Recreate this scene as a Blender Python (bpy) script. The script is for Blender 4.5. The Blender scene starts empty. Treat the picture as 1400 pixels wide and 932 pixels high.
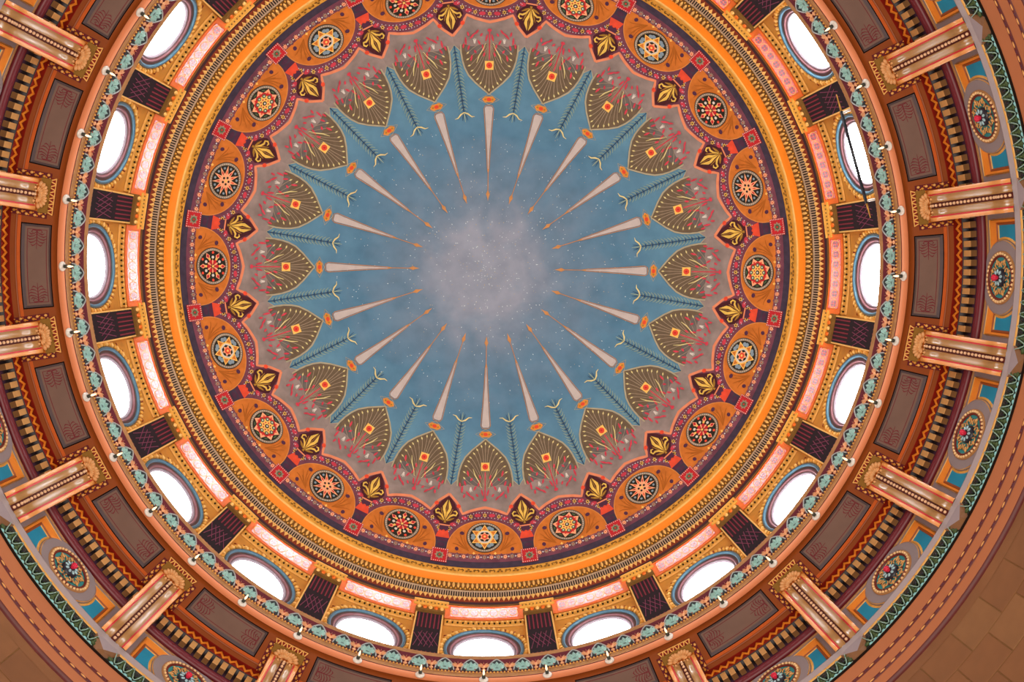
import bpy, bmesh, math, random
import numpy as np
from mathutils import Matrix, Vector

random.seed(7)
PI = math.pi
sin, cos = math.sin, math.cos
COL = bpy.context.scene.collection
SC = bpy.context.scene

# ------------------------------------------------------------------ camera
# eye level is z = 0, the rotunda axis is x = y = 0; +Z looks up into the dome
F = 1350.0
CAM = Vector((-0.0313, -0.1253, 0.0))
ROT = ((0.999592642, -0.011847085, -0.025965304),
       (0.009827935, 0.997016812, -0.07655644),
       (0.026794815, 0.076270069, 0.996727101))
cam_data = bpy.data.cameras.new('camera')
cam = bpy.data.objects.new('camera', cam_data)
COL.objects.link(cam)
cam_data.sensor_fit = 'HORIZONTAL'
cam_data.sensor_width = 36.0
cam_data.lens = 36.0 * F / 1400.0
cam_data.clip_end = 200
r0, r1, r2 = [Vector(v) for v in ROT]
cam.matrix_world = Matrix(((r0.x, -r1.x, -r2.x, CAM.x), (r0.y, -r1.y, -r2.y, CAM.y),
                           (r0.z, -r1.z, -r2.z, CAM.z), (0, 0, 0, 1)))
SC.camera = cam

# ------------------------------------------------------------------ world, lights, exposure
world = bpy.data.worlds.new('world')
SC.world = world
world.use_nodes = True
bg = world.node_tree.nodes['Background']
bg.inputs[0].default_value = (1.0, 0.80, 0.62, 1)
bg.inputs[1].default_value = 0.08


def area_light(name, loc, size, power, colour, aim=(0, 0, 1)):
    ld = bpy.data.lights.new(name, 'AREA')
    ld.shape = 'DISK'
    ld.size = size
    ld.energy = power
    ld.color = colour
    lo = bpy.data.objects.new(name, ld)
    COL.objects.link(lo)
    lo.location = loc
    lo.rotation_euler = Vector(aim).to_track_quat('-Z', 'Y').to_euler()
    return lo


# added area fill standing in for light bounced up from the unseen floor
area_light('floor_bounce_fill', (0, 0, -1.6), 15.0, 4300, (1.0, 0.90, 0.79))
# emission strengths of the window panes and the gallery bulbs
WINDOW_POWER = 1.0
LAMP_POWER = 2.4
SC.view_settings.view_transform = 'Standard'
SC.view_settings.look = 'None'
SC.view_settings.gamma = 1
SC.view_settings.use_curve_mapping = False
SC.view_settings.exposure = 0.0

# ------------------------------------------------------------------ materials


def lin(h):
    h = h.lstrip('#')
    out = []
    for i in (0, 2, 4):
        c = int(h[i:i + 2], 16) / 255
        out.append(c / 12.92 if c <= 0.04045 else ((c + 0.055) / 1.055) ** 2.4)
    return out


MATS = {}


def mat(name, hexa, rough=0.6, metal=0.0, var=0.12, scale=6.0, bump=0.0, spec=0.4, coat=0.0):
    if name in MATS:
        return MATS[name]
    m = bpy.data.materials.new(name)
    m.use_nodes = True
    nt = m.node_tree
    b = nt.nodes['Principled BSDF']
    c = lin(hexa)
    b.inputs['Roughness'].default_value = rough
    b.inputs['Metallic'].default_value = metal
    b.inputs['Specular IOR Level'].default_value = spec
    b.inputs['Coat Weight'].default_value = coat
    b.inputs['Coat Roughness'].default_value = 0.15
    tc = nt.nodes.new('ShaderNodeTexCoord')
    no = nt.nodes.new('ShaderNodeTexNoise')
    no.inputs['Scale'].default_value = scale
    no.inputs['Detail'].default_value = 4
    nt.links.new(tc.outputs['Object'], no.inputs['Vector'])
    rp = nt.nodes.new('ShaderNodeValToRGB')
    rp.color_ramp.elements[0].position = 0.3
    rp.color_ramp.elements[1].position = 0.7
    rp.color_ramp.elements[0].color = [x * (1 - var) for x in c] + [1]
    rp.color_ramp.elements[1].color = [min(1, x * (1 + var)) for x in c] + [1]
    nt.links.new(no.outputs['Fac'], rp.inputs['Fac'])
    nt.links.new(rp.outputs['Color'], b.inputs['Base Color'])
    if bump:
        bp = nt.nodes.new('ShaderNodeBump')
        bp.inputs['Strength'].default_value = bump
        bp.inputs['Distance'].default_value = 0.02
        nt.links.new(no.outputs['Fac'], bp.inputs['Height'])
        nt.links.new(bp.outputs['Normal'], b.inputs['Normal'])
    MATS[name] = m
    return m


def emit(name, col, strength):
    m = bpy.data.materials.new(name)
    m.use_nodes = True
    nt = m.node_tree
    nt.nodes.remove(nt.nodes['Principled BSDF'])
    e = nt.nodes.new('ShaderNodeEmission')
    e.inputs[0].default_value = (*col, 1)
    e.inputs[1].default_value = strength
    nt.links.new(e.outputs[0], nt.nodes['Material Output'].inputs[0])
    MATS[name] = m
    return m


def sky_paint():
    """blue painted dome: clouded blue that turns to smoky mauve at the crown"""
    m = bpy.data.materials.new('dome_blue')
    m.use_nodes = True
    nt = m.node_tree
    N, L = nt.nodes, nt.links
    b = N['Principled BSDF']
    b.inputs['Roughness'].default_value = 0.85
    b.inputs['Specular IOR Level'].default_value = 0.15
    tc = N.new('ShaderNodeTexCoord')
    # radial distance from the axis
    sep = N.new('ShaderNodeSeparateXYZ')
    L.new(tc.outputs['Object'], sep.inputs[0])
    cmb = N.new('ShaderNodeCombineXYZ')
    L.new(sep.outputs[0], cmb.inputs[0])
    L.new(sep.outputs[1], cmb.inputs[1])
    ln = N.new('ShaderNodeVectorMath')
    ln.operation = 'LENGTH'
    L.new(cmb.outputs[0], ln.inputs[0])
    n1 = N.new('ShaderNodeTexNoise')
    n1.inputs['Scale'].default_value = 0.75
    n1.inputs['Detail'].default_value = 6
    n1.inputs['Distortion'].default_value = 0.7
    L.new(tc.outputs['Object'], n1.inputs['Vector'])
    # add noise to radius
    ma = N.new('ShaderNodeMath')
    ma.operation = 'MULTIPLY_ADD'
    ma.inputs[1].default_value = 3.2
    ma.inputs[2].default_value = -1.6
    L.new(n1.outputs['Fac'], ma.inputs[0])
    ad = N.new('ShaderNodeMath')
    ad.operation = 'ADD'
    L.new(ln.outputs['Value'], ad.inputs[0])
    L.new(ma.outputs[0], ad.inputs[1])
    mr = N.new('ShaderNodeMapRange')
    mr.inputs['From Min'].default_value = 0.0
    mr.inputs['From Max'].default_value = 6.5
    L.new(ad.outputs[0], mr.inputs['Value'])
    rp = N.new('ShaderNodeValToRGB')
    cr = rp.color_ramp
    cr.elements[0].position = 0.18
    cr.elements[0].color = (*lin('#8a8d98'), 1)
    cr.elements[1].position = 1.0
    cr.elements[1].color = (*lin('#5c8497'), 1)
    e = cr.elements.new(0.42)
    e.color = (*lin('#667a8b'), 1)
    e = cr.elements.new(0.7)
    e.color = (*lin('#52768c'), 1)
    L.new(mr.outputs[0], rp.inputs['Fac'])
    # weathered streaks
    n2 = N.new('ShaderNodeTexNoise')
    n2.inputs['Scale'].default_value = 1.6
    n2.inputs['Detail'].default_value = 8
    L.new(tc.outputs['Object'], n2.inputs['Vector'])
    r2_ = N.new('ShaderNodeValToRGB')
    r2_.color_ramp.elements[0].position = 0.3
    r2_.color_ramp.elements[0].color = (0.82, 0.84, 0.86, 1)
    r2_.color_ramp.elements[1].position = 0.65
    r2_.color_ramp.elements[1].color = (1.05, 1.05, 1.05, 1)
    L.new(n2.outputs['Fac'], r2_.inputs['Fac'])
    mx = N.new('ShaderNodeMix')
    mx.data_type = 'RGBA'
    mx.blend_type = 'MULTIPLY'
    mx.inputs[0].default_value = 1.0
    L.new(rp.outputs['Color'], mx.inputs[6])
    L.new(r2_.outputs['Color'], mx.inputs[7])
    L.new(mx.outputs[2], b.inputs['Base Color'])
    MATS['dome_blue'] = m
    return m


sky_paint()
P_ = dict(rough=0.85, spec=0.15)     # matt wall painting
mat('p_ground', '#87766e', var=0.22, scale=2.2, **P_)
mat('p_petal', '#65533f', var=0.12, scale=5, **P_)
mat('p_petal_grey', '#655c56', var=0.15, scale=5, **P_)
mat('p_khaki', '#a39678', var=0.1, **P_)
mat('p_bud', '#d3c182', var=0.1, **P_)
mat('p_red', '#bf3a48', var=0.15, **P_)
mat('p_red2', '#d4482e', var=0.12, **P_)
mat('p_white', '#c9beb0', var=0.08, **P_)
mat('p_orange', '#c06a28', var=0.15, scale=4, **P_)
mat('p_orange2', '#d08444', var=0.1, **P_)
mat('p_vine', '#a3591c', var=0.1, **P_)
mat('p_salmon', '#d67f5a', var=0.1, scale=3, **P_)
mat('p_plum', '#6e3c48', var=0.25, scale=3, **P_)
mat('p_plumdark', '#4d2a3c', var=0.15, **P_)
mat('p_maroon', '#451e22', var=0.15, **P_)
mat('p_slate', '#3f3340', var=0.2, **P_)
mat('p_gold', '#d8ad4e', var=0.15, **P_)
mat('p_golddark', '#9a6e28', var=0.1, **P_)
mat('p_ray', '#b3a59d', var=0.06, **P_)
mat('p_raytip', '#b87f4c', var=0.1, **P_)
mat('p_lozenge', '#c98136', var=0.12, **P_)
mat('p_navy', '#2c4460', var=0.1, **P_)
mat('p_sage', '#8b9a82', var=0.12, **P_)
mat('p_star', '#bcc4c4', var=0.15, **P_)
mat('p_black', '#2a241c', var=0.1, **P_)
mat('p_ring', '#94806a', var=0.12, **P_)
mat('p_peach', '#eba276', var=0.08, **P_)
mat('p_yellow', '#eab65c', var=0.08, **P_)
mat('p_scarlet', '#b8262a', var=0.12, **P_)
mat('p_bluegrey', '#7c8a92', var=0.1, **P_)
mat('p_green', '#4b5a3c', var=0.1, **P_)
# relief and cornices
mat('yellow_band', '#eaa43c', rough=0.55, var=0.08)
mat('orange_cove', '#f0820e', rough=0.45, var=0.03)
mat('gilt', '#d99a3c', rough=0.42, var=0.12, scale=9)
mat('gilt_pale', '#eeb865', rough=0.42, var=0.08, scale=9)
mat('gilt_dark', '#7a5216', rough=0.5, var=0.15)
mat('gold_field', '#c98630', rough=0.55, var=0.12, scale=3)
mat('umber', '#1c100a', rough=0.8, spec=0.1)
mat('tan_bar', '#b59778', rough=0.5)
mat('red_brown', '#8a3212', rough=0.6, var=0.2)
mat('dark_maroon', '#3a1a1e', rough=0.5)
mat('panel_orange', '#e56a18', rough=0.4, var=0.06)
mat('panel_red', '#dd2c1c', rough=0.24, var=0.06, spec=1.0, coat=1.0)
mat('panel_pink', '#e86a50', rough=0.24, var=0.08, spec=1.0, coat=1.0)
mat('panel_wine', '#7c101c', rough=0.24, spec=1.0, coat=1.0)
mat('pilaster_dark', '#241b20', rough=0.6, var=0.1, spec=0.2)
mat('pilaster_red', '#7c1f32', rough=0.5)
mat('pilaster_pink', '#7c3650', rough=0.5)
mat('win_blue', '#4d6f80', rough=0.35, var=0.05)
mat('win_brown', '#5f423c', rough=0.45)
mat('win_pink', '#84595e', rough=0.4)
mat('win_lilac', '#8f8088', rough=0.4)
mat('frieze_maroon', '#611020', rough=0.6, var=0.15)
mat('palm_teal', '#93bdb4', rough=0.45, var=0.1, scale=14)
mat('palm_outline', '#a8aaa8', rough=0.45)
mat('palm_dark', '#2c3436', rough=0.5)
mat('anthem_tan', '#e8a878', rough=0.4, var=0.08)
mat('anthem_red', '#a83a28', rough=0.5)
mat('lip_tan', '#a87848', rough=0.45)
mat('lip_salmon', '#e89468', rough=0.5, var=0.04, scale=2)
mat('soffit_brown', '#8e4616', rough=0.5, var=0.06, scale=2)
mat('soffit_orange', '#c25c1e', rough=0.5, var=0.06)
mat('coffer_line', '#120c0e', rough=0.8, spec=0.1)
mat('coffer_bevel', '#665c60', rough=0.45, var=0.05)
mat('coffer_panel', '#786056', rough=0.6, var=0.06, scale=3)
mat('coffer_red', '#70222c', rough=0.6)
mat('zig_red', '#821408', rough=0.5, var=0.15)
mat('zig_gold', '#f89a30', rough=0.4, var=0.08)
mat('dentil_tan', '#cc9a5c', rough=0.5, var=0.08, scale=12)
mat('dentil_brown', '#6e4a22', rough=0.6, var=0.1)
mat('dentil_purple', '#3a1e3c', rough=0.6)
mat('dentil_gap', '#190c16', rough=0.5)
mat('maroon_gloss', '#651622', rough=0.42, spec=0.4, coat=0.0, var=0.05)
mat('lilac_grey', '#8d8182', rough=0.5, var=0.04, scale=2)
mat('sill_grey', '#9d9195', rough=0.5, var=0.03)
mat('gold_line', '#dca24a', rough=0.4)
mat('frame_gold', '#e0852a', rough=0.4, var=0.06)
mat('panel_blue', '#0f86a8', rough=0.45, var=0.1, scale=3)
mat('ros_teal', '#2f8a8c', rough=0.45, var=0.15, scale=12)
mat('ros_scroll', '#cf9a58', rough=0.4, var=0.1)
mat('ros_bead', '#e8c088', rough=0.35)
mat('ros_maroon', '#6c2418', rough=0.4)
mat('ros_hub', '#23222e', rough=0.4)
mat('ros_petal', '#9fc4cc', rough=0.35)
mat('ros_boss', '#d82a4a', rough=0.35)
mat('leaf_ground', '#172014', rough=0.6, var=0.2)
mat('leaf_pale', '#8fb0a4', rough=0.4, var=0.1)
mat('leaf_olive', '#3d5228', rough=0.5, var=0.25, scale=20)
mat('leaf_black', '#0d1218', rough=0.4)
mat('leaf_cyan', '#86c2c4', rough=0.4, var=0.1)
mat('beak_brown', '#7c5430', rough=0.5)
mat('fascia', '#b87146', rough=0.6, var=0.05, scale=1.2)
mat('fascia_dark', '#5c1a16', rough=0.5)
mat('bead_gold', '#dda45c', rough=0.4)
mat('bead_purple', '#4c3050', rough=0.4)
mat('stone', '#865a36', rough=0.8, var=0.14, scale=1.3, bump=0.3)
mat('stone_b', '#7f5432', rough=0.8, var=0.14, scale=1.1, bump=0.3)
mat('stone_c', '#8c623c', rough=0.8, var=0.14, scale=1.5, bump=0.3)
mat('mortar', '#8c6434', rough=0.9)
mat('br_body', '#cf7624', rough=0.38, var=0.06)
mat('br_edge', '#e39a52', rough=0.3, var=0.04, spec=0.6, coat=0.3)
mat('br_red', '#bf1f2c', rough=0.35)
mat('br_flute', '#a97f4a', rough=0.22, var=0.05, spec=0.8, coat=0.6)
mat('br_channel', '#5c2018', rough=0.5)
mat('br_bead', '#e8bf96', rough=0.3)
mat('br_shell', '#dca56c', rough=0.4, var=0.1, scale=14)
mat('br_abacus', '#8a6420', rough=0.5)
mat('lamp_white', '#e4e0d6', rough=0.3)
mat('lamp_dark', '#3c4038', rough=0.3)
mat('rod_dark', '#20242e', rough=0.35)
mat('brass', '#c99a4a', rough=0.3, metal=0.6)
mat('rod_white', '#e6e2da', rough=0.35)
emit('window_glow', (0.93, 0.97, 1.0), WINDOW_POWER)
_nt = MATS['window_glow'].node_tree          # daylight level of each pane: brighter on the sunny side
_oi = _nt.nodes.new('ShaderNodeObjectInfo')
_nt.links.new(_oi.outputs['Color'], _nt.nodes['Emission'].inputs[0])
emit('bulb_glow', (1.0, 0.72, 0.40), LAMP_POWER)

# ------------------------------------------------------------------ helpers
NB = 20
STEP = 2 * PI / NB


def P(a, r, z):
    return (r * sin(a), r * cos(a), z)


class MB:
    """collects faces with materials, built as ONE mesh object"""

    def __init__(self):
        self.v, self.f, self.m, self.s, self.names = [], [], [], [], []

    def mi(self, name):
        if name not in self.names:
            self.names.append(name)
        return self.names.index(name)

    def add(self, verts, faces, m, smooth=False):
        o = len(self.v)
        self.v += [tuple(p) for p in verts]
        k = self.mi(m)
        for f in faces:
            self.f.append(tuple(i + o for i in f))
            self.m.append(k)
            self.s.append(smooth)

    def box(self, c, sx, sy, sz, m, rot=None):
        vs = [Vector((x * sx / 2, y * sy / 2, z * sz / 2)) for x in (-1, 1) for y in (-1, 1) for z in (-1, 1)]
        if rot is not None:
            vs = [rot @ v for v in vs]
        c = Vector(c)
        self.add([v + c for v in vs], [(0, 1, 3, 2), (4, 6, 7, 5), (0, 4, 5, 1), (2, 3, 7, 6), (0, 2, 6, 4), (1, 5, 7, 3)], m)

    def blob(self, c, rx, ry, rz, m, rot=None, nu=8, nv=5):
        vs, fs = [Vector((0, 0, rz))], []
        for j in range(1, nv):
            t = PI * j / nv
            for i in range(nu):
                p = 2 * PI * i / nu
                vs.append(Vector((rx * sin(t) * cos(p), ry * sin(t) * sin(p), rz * cos(t))))
        vs.append(Vector((0, 0, -rz)))
        for i in range(nu):
            fs.append((0, 1 + i, 1 + (i + 1) % nu))
            for j in range(nv - 2):
                a, b = 1 + j * nu, 1 + (j + 1) * nu
                fs.append((a + i, b + i, b + (i + 1) % nu, a + (i + 1) % nu))
            fs.append((len(vs) - 1, 1 + (nv - 2) * nu + (i + 1) % nu, 1 + (nv - 2) * nu + i))
        if rot is not None:
            vs = [rot @ v for v in vs]
        c = Vector(c)
        self.add([v + c for v in vs], fs, m, True)

    def tube(self, pts, rad, m, n=6, closed=False):
        pts = [Vector(p) for p in pts]
        vs, fs = [], []
        L = len(pts)
        rads = rad if isinstance(rad, (list, tuple)) else [rad] * L
        up = Vector((0, 0, 1))
        for i, p in enumerate(pts):
            a = pts[i - 1] if (i > 0 or closed) else p
            b = pts[(i + 1) % L] if (i < L - 1 or closed) else p
            t = (b - a).normalized()
            u = t.cross(up)
            if u.length < 1e-3:
                u = t.cross(Vector((0, 1, 0)))
            u.normalize()
            w = u.cross(t)
            for j in range(n):
                q = 2 * PI * j / n
                vs.append(p + (u * cos(q) + w * sin(q)) * rads[i])
        for i in range(L if closed else L - 1):
            for j in range(n):
                a = i * n + j
                b = i * n + (j + 1) % n
                c = ((i + 1) % L) * n + (j + 1) % n
                d = ((i + 1) % L) * n + j
                fs.append((a, b, c, d))
        if not closed:
            fs.append(tuple(range(n))[::-1])
            fs.append(tuple((L - 1) * n + j for j in range(n)))
        self.add(vs, fs, m, True)

    def prism(self, poly, d, m, side=None, back=True):
        """poly: 3D points (planar-ish); extruded by vector d"""
        n = len(poly)
        d = Vector(d)
        a = [Vector(p) for p in poly]
        b = [p + d for p in a]
        fs = [tuple(range(n))]
        self.add(a, fs, m)
        self.add(a + b, [(i, (i + 1) % n, n + (i + 1) % n, n + i) for i in range(n)], side or m)
        if back:
            self.add(b, [tuple(range(n))[::-1]], side or m)

    def build(self, name, parent=None, org=None, recalc=True):
        if org is not None:
            self.v = [(x, y - org[0], z - org[1]) for x, y, z in self.v]
        me = bpy.data.meshes.new(name)
        me.from_pydata(self.v, [], self.f)
        for n in self.names:
            me.materials.append(MATS[n])
        me.polygons.foreach_set('material_index', self.m)
        me.polygons.foreach_set('use_smooth', self.s)
        if recalc:
            bm = bmesh.new()
            bm.from_mesh(me)
            bmesh.ops.recalc_face_normals(bm, faces=bm.faces)
            bm.to_mesh(me)
            bm.free()
        me.update()
        o = bpy.data.objects.new(name, me)
        COL.objects.link(o)
        if parent is not None:
            o.parent = parent
        return o


def struct(o):
    o['kind'] = 'structure'
    return o


def stuff(o):
    o['kind'] = 'stuff'
    return o


def empty(name, k, r, z):
    o = bpy.data.objects.new(name, None)
    COL.objects.link(o)
    o.empty_display_size = 0.1
    put(o, k, r, z)
    return o


def put(o, k, r=0.0, z=0.0):
    a = k * STEP
    o.location = P(a, r, z)
    o.rotation_euler = (0, 0, -a)


def copy_tree(o, parent=None):
    c = o.copy()
    COL.objects.link(c)
    c.parent = parent
    for ch in CH.get(o.name, []):
        d = ch.copy()
        COL.objects.link(d)
        d.parent = c
        for g in CH.get(ch.name, []):
            e = g.copy()
            COL.objects.link(e)
            e.parent = d
    return c


CH = {}


def reg(o):
    """remember children of a prototype for copying"""
    CH[o.name] = [c for c in bpy.data.objects if c.parent == o]
    for c in CH[o.name]:
        CH[c.name] = [d for d in bpy.data.objects if d.parent == c]


def tag(o, label, cat, group=None):
    o['label'] = label
    o['category'] = cat
    if group:
        o['group'] = group


ORD = ['', 'first', 'second', 'third', 'fourth', 'fifth', 'sixth', 'seventh', 'eighth', 'ninth', 'tenth', 'eleventh', 'twelfth',
       'thirteenth', 'fourteenth', 'fifteenth', 'sixteenth', 'seventeenth', 'eighteenth', 'nineteenth', 'twentieth']


def place(k, step=1.0, here='in the bay of'):
    """where a repeat stands, counted from the window that the dark rod crosses (bay 6, right-hand side)"""
    d = ((6 - k) % NB) / step
    if d == 0:
        return here + ' the dark rod'
    n = NB / step
    if d <= n / 2:
        return '%s clockwise from the dark rod' % ORD[int(math.ceil(d))]
    return '%s anticlockwise from the dark rod' % ORD[int(math.ceil(n - d))]


def in_view(k, r, z, margin=70):
    p = Vector(P(k * STEP, r, z)) - CAM
    x, y, d = r0.dot(p), r1.dot(p), r2.dot(p)
    u, v = 700 + F * x / d, 466 + F * y / d
    return -margin < u < 1400 + margin and -margin < v < 932 + margin


def ring(mb, pts, m, seg=240, smooth=True, a0=0.0, a1=2 * PI):
    """lathe a profile of (r, z) points as one smooth strip"""
    n = len(pts)
    full = abs(a1 - a0 - 2 * PI) < 1e-6
    cnt = seg if full else seg + 1
    vs = []
    for i in range(cnt):
        a = a0 + (a1 - a0) * i / seg
        vs += [P(a, r, z) for r, z in pts]
    fs = []
    for i in range(seg):
        j = (i + 1) % cnt
        for q in range(n - 1):
            fs.append((i * n + q, j * n + q, j * n + q + 1, i * n + q + 1))
    mb.add(vs, fs, m, smooth)


def zr(r, rho):
    return r * F / rho


# ------------------------------------------------------------------ dome surface
# a spherical cap of radius 9.9 m springing at r = 8.6, z = 27.9.  Measurements along its
# meridian are kept as a slope index s (1350 * r / z), tabulated against the cap angle.
RD, ZC = 9.9, 22.996
_ph = np.linspace(0, math.radians(60.35), 400)
_rho = F * RD * np.sin(_ph) / (ZC + RD * np.cos(_ph))


def D(a, s, off=0.0):
    ph = float(np.interp(s, _rho, _ph))
    return P(a, (RD - off) * sin(ph), ZC + (RD - off) * cos(ph))


def dpoly(mb, pts, m, layer, grid=14.0):
    """flat painted shape on the dome; pts = (u, s): u lateral, s along the meridian"""
    flat = [(u / s * 350.0, s) for u, s in pts]
    bm = bmesh.new()
    vs = [bm.verts.new((x, y, 0)) for x, y in flat]
    try:
        bm.faces.new(vs)
    except ValueError:
        bm.free()
        return
    bmesh.ops.triangulate(bm, faces=bm.faces[:])
    xs = [p[0] for p in flat]
    ys = [p[1] for p in flat]
    for ax, lo, hi in ((0, min(xs), max(xs)), (1, min(ys), max(ys))):
        n = int((hi - lo) / grid)
        for i in range(1, n + 1):
            c = lo + (hi - lo) * i / (n + 1)
            co = (c, 0, 0) if ax == 0 else (0, c, 0)
            no = (1, 0, 0) if ax == 0 else (0, 1, 0)
            bmesh.ops.bisect_plane(bm, geom=bm.verts[:] + bm.edges[:] + bm.faces[:], plane_co=co, plane_no=no)
    bm.verts.index_update()
    off = 0.006 * layer
    out = [D(v.co.x / 350.0, v.co.y, off) for v in bm.verts]
    fs = [tuple(v.index for v in f.verts) for f in bm.faces]
    mb.add(out, fs, m)
    bm.free()


def dfan(mb, pts, m, layer):
    """star-shaped figure as a fan round its middle"""
    n = len(pts)
    cx, cy = sum(p[0] for p in pts) / n, sum(p[1] for p in pts) / n
    vs = [D(u / q, q, 0.006 * layer) for u, q in pts] + [D(cx / cy, cy, 0.006 * layer)]
    mb.add(vs, [(i, (i + 1) % n, n) for i in range(n)], m)


def dline(mb, pts, w, m, layer, closed=False):
    """painted line; w a width or list of widths"""
    P2 = []
    n = len(pts)
    ws = w if isinstance(w, (list, tuple)) else [w] * n
    Lf, Rt = [], []
    for i in range(n):
        a = pts[i - 1] if (i > 0 or closed) else pts[i]
        b = pts[(i + 1) % n] if (i < n - 1 or closed) else pts[i]
        dx, dy = b[0] - a[0], b[1] - a[1]
        l = math.hypot(dx, dy) or 1
        nx, ny = -dy / l, dx / l
        Lf.append((pts[i][0] + nx * ws[i] / 2, pts[i][1] + ny * ws[i] / 2))
        Rt.append((pts[i][0] - nx * ws[i] / 2, pts[i][1] - ny * ws[i] / 2))
    off = 0.006 * layer
    vs = [D(u / s, s, off) for u, s in Lf + Rt]
    cnt = n if closed else n - 1
    fs = [(i, (i + 1) % n, n + (i + 1) % n, n + i) for i in range(cnt)]
    mb.add(vs, fs, m)


def dense(pts, step=8.0, closed=False):
    out = []
    n = len(pts)
    for i in range(n if closed else n - 1):
        a, b = pts[i], pts[(i + 1) % n]
        k = max(1, int(math.hypot(b[0] - a[0], b[1] - a[1]) / step))
        out += [(a[0] + (b[0] - a[0]) * j / k, a[1] + (b[1] - a[1]) * j / k) for j in range(k)]
    if not closed:
        out.append(pts[-1])
    return out


def ell(cx, cy, rx, ry, n=16, rot=0.0):
    return [(cx + rx * cos(t) * cos(rot) - ry * sin(t) * sin(rot), cy + rx * cos(t) * sin(rot) + ry * sin(t) * cos(rot))
            for t in [2 * PI * i / n for i in range(n)]]


def star(cx, cy, ro, ri, n, ph=0.0, sy=1.0):
    out = []
    for i in range(2 * n):
        r = ro if i % 2 == 0 else ri
        t = ph + PI * i / n
        out.append((cx + r * sin(t), cy - r * cos(t) * sy))
    return out


def halfbay(s, k=0.5):
    return k * STEP * s


# ------------------------------------------------------------------ ceiling: the painted dome
mb = MB()
ph_list = [math.radians(60.35) * i / 48 for i in range(49)]
seg = 240
vs = [(0, 0, ZC + RD)]
for ph in ph_list[1:]:
    for i in range(seg):
        vs.append(P(2 * PI * i / seg, RD * sin(ph), ZC + RD * cos(ph)))
fs = [(0, 1 + i, 1 + (i + 1) % seg) for i in range(seg)]
for j in range(47):
    for i in range(seg):
        a, b = 1 + j * seg, 1 + (j + 1) * seg
        fs.append((a + i, b + i, b + (i + 1) % seg, a + (i + 1) % seg))
mb.add(vs, fs, 'dome_blue', True)
ceiling = struct(mb.build('ceiling', recalc=False))


def dome_ring(mb, s0, s1, m, layer, n=4, seg=240):
    vs, fs = [], []
    for i in range(seg):
        for j in range(n + 1):
            vs.append(D(2 * PI * i / seg, s0 + (s1 - s0) * j / n, 0.006 * layer))
    for i in range(seg):
        for j in range(n):
            a, b = i * (n + 1) + j, ((i + 1) % seg) * (n + 1) + j
            fs.append((a, b, b + 1, a + 1))
    mb.add(vs, fs, m, True)


mb = MB()
dome_ring(mb, 407, 416.3, 'p_slate', 3)
mb.build('slate_border', ceiling, recalc=False)
mb = MB()
dome_ring(mb, 395, 408, 'p_plum', 4)
mb.build('plum_border', ceiling, recalc=False)

# stars scattered over the blue
mb = MB()
for i in range(950):
    s = 205 * random.random() ** 0.8
    if s < 3:
        continue
    a = random.random() * 2 * PI
    u = a * s
    e = random.choice((0.6, 0.75, 1.0))
    g = random.choice(('p_star', 'p_star', 'p_khaki'))
    off = 0.006
    da, ds = 0.6 * e / s, 1.0 * e
    mb.add([D(a - da, s, off), D(a, s - ds, off), D(a + da, s, off), D(a, s + ds, off)], [(0, 1, 2, 3)], g)
stuff(mb.build('painted_stars', ceiling, recalc=False))


# --- one bay of painting, built at bay 0, copied round the dome
def at_half(pts):
    """move crest coordinates (u from the half-bay axis) to that axis"""
    return pts


def make_ground():
    mb = MB()
    top = [(-halfbay(303), 303), (-halfbay(297) * 0.86, 296), (-30, 291), (0, 289), (30, 291), (halfbay(297) * 0.86, 296), (halfbay(303), 303)]
    bot = [(halfbay(346), 346), (0, 346), (-halfbay(346), 346)]
    dpoly(mb, top + bot, 'p_ground', 1)
    return mb.build('plaster_ground', ceiling, recalc=False)


PETAL = [(-37.5, 302), (-37, 292), (-35, 281.6), (-32, 272), (-27, 262), (-18, 251.6), (-9.7, 244), (0, 235.5)]


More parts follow.
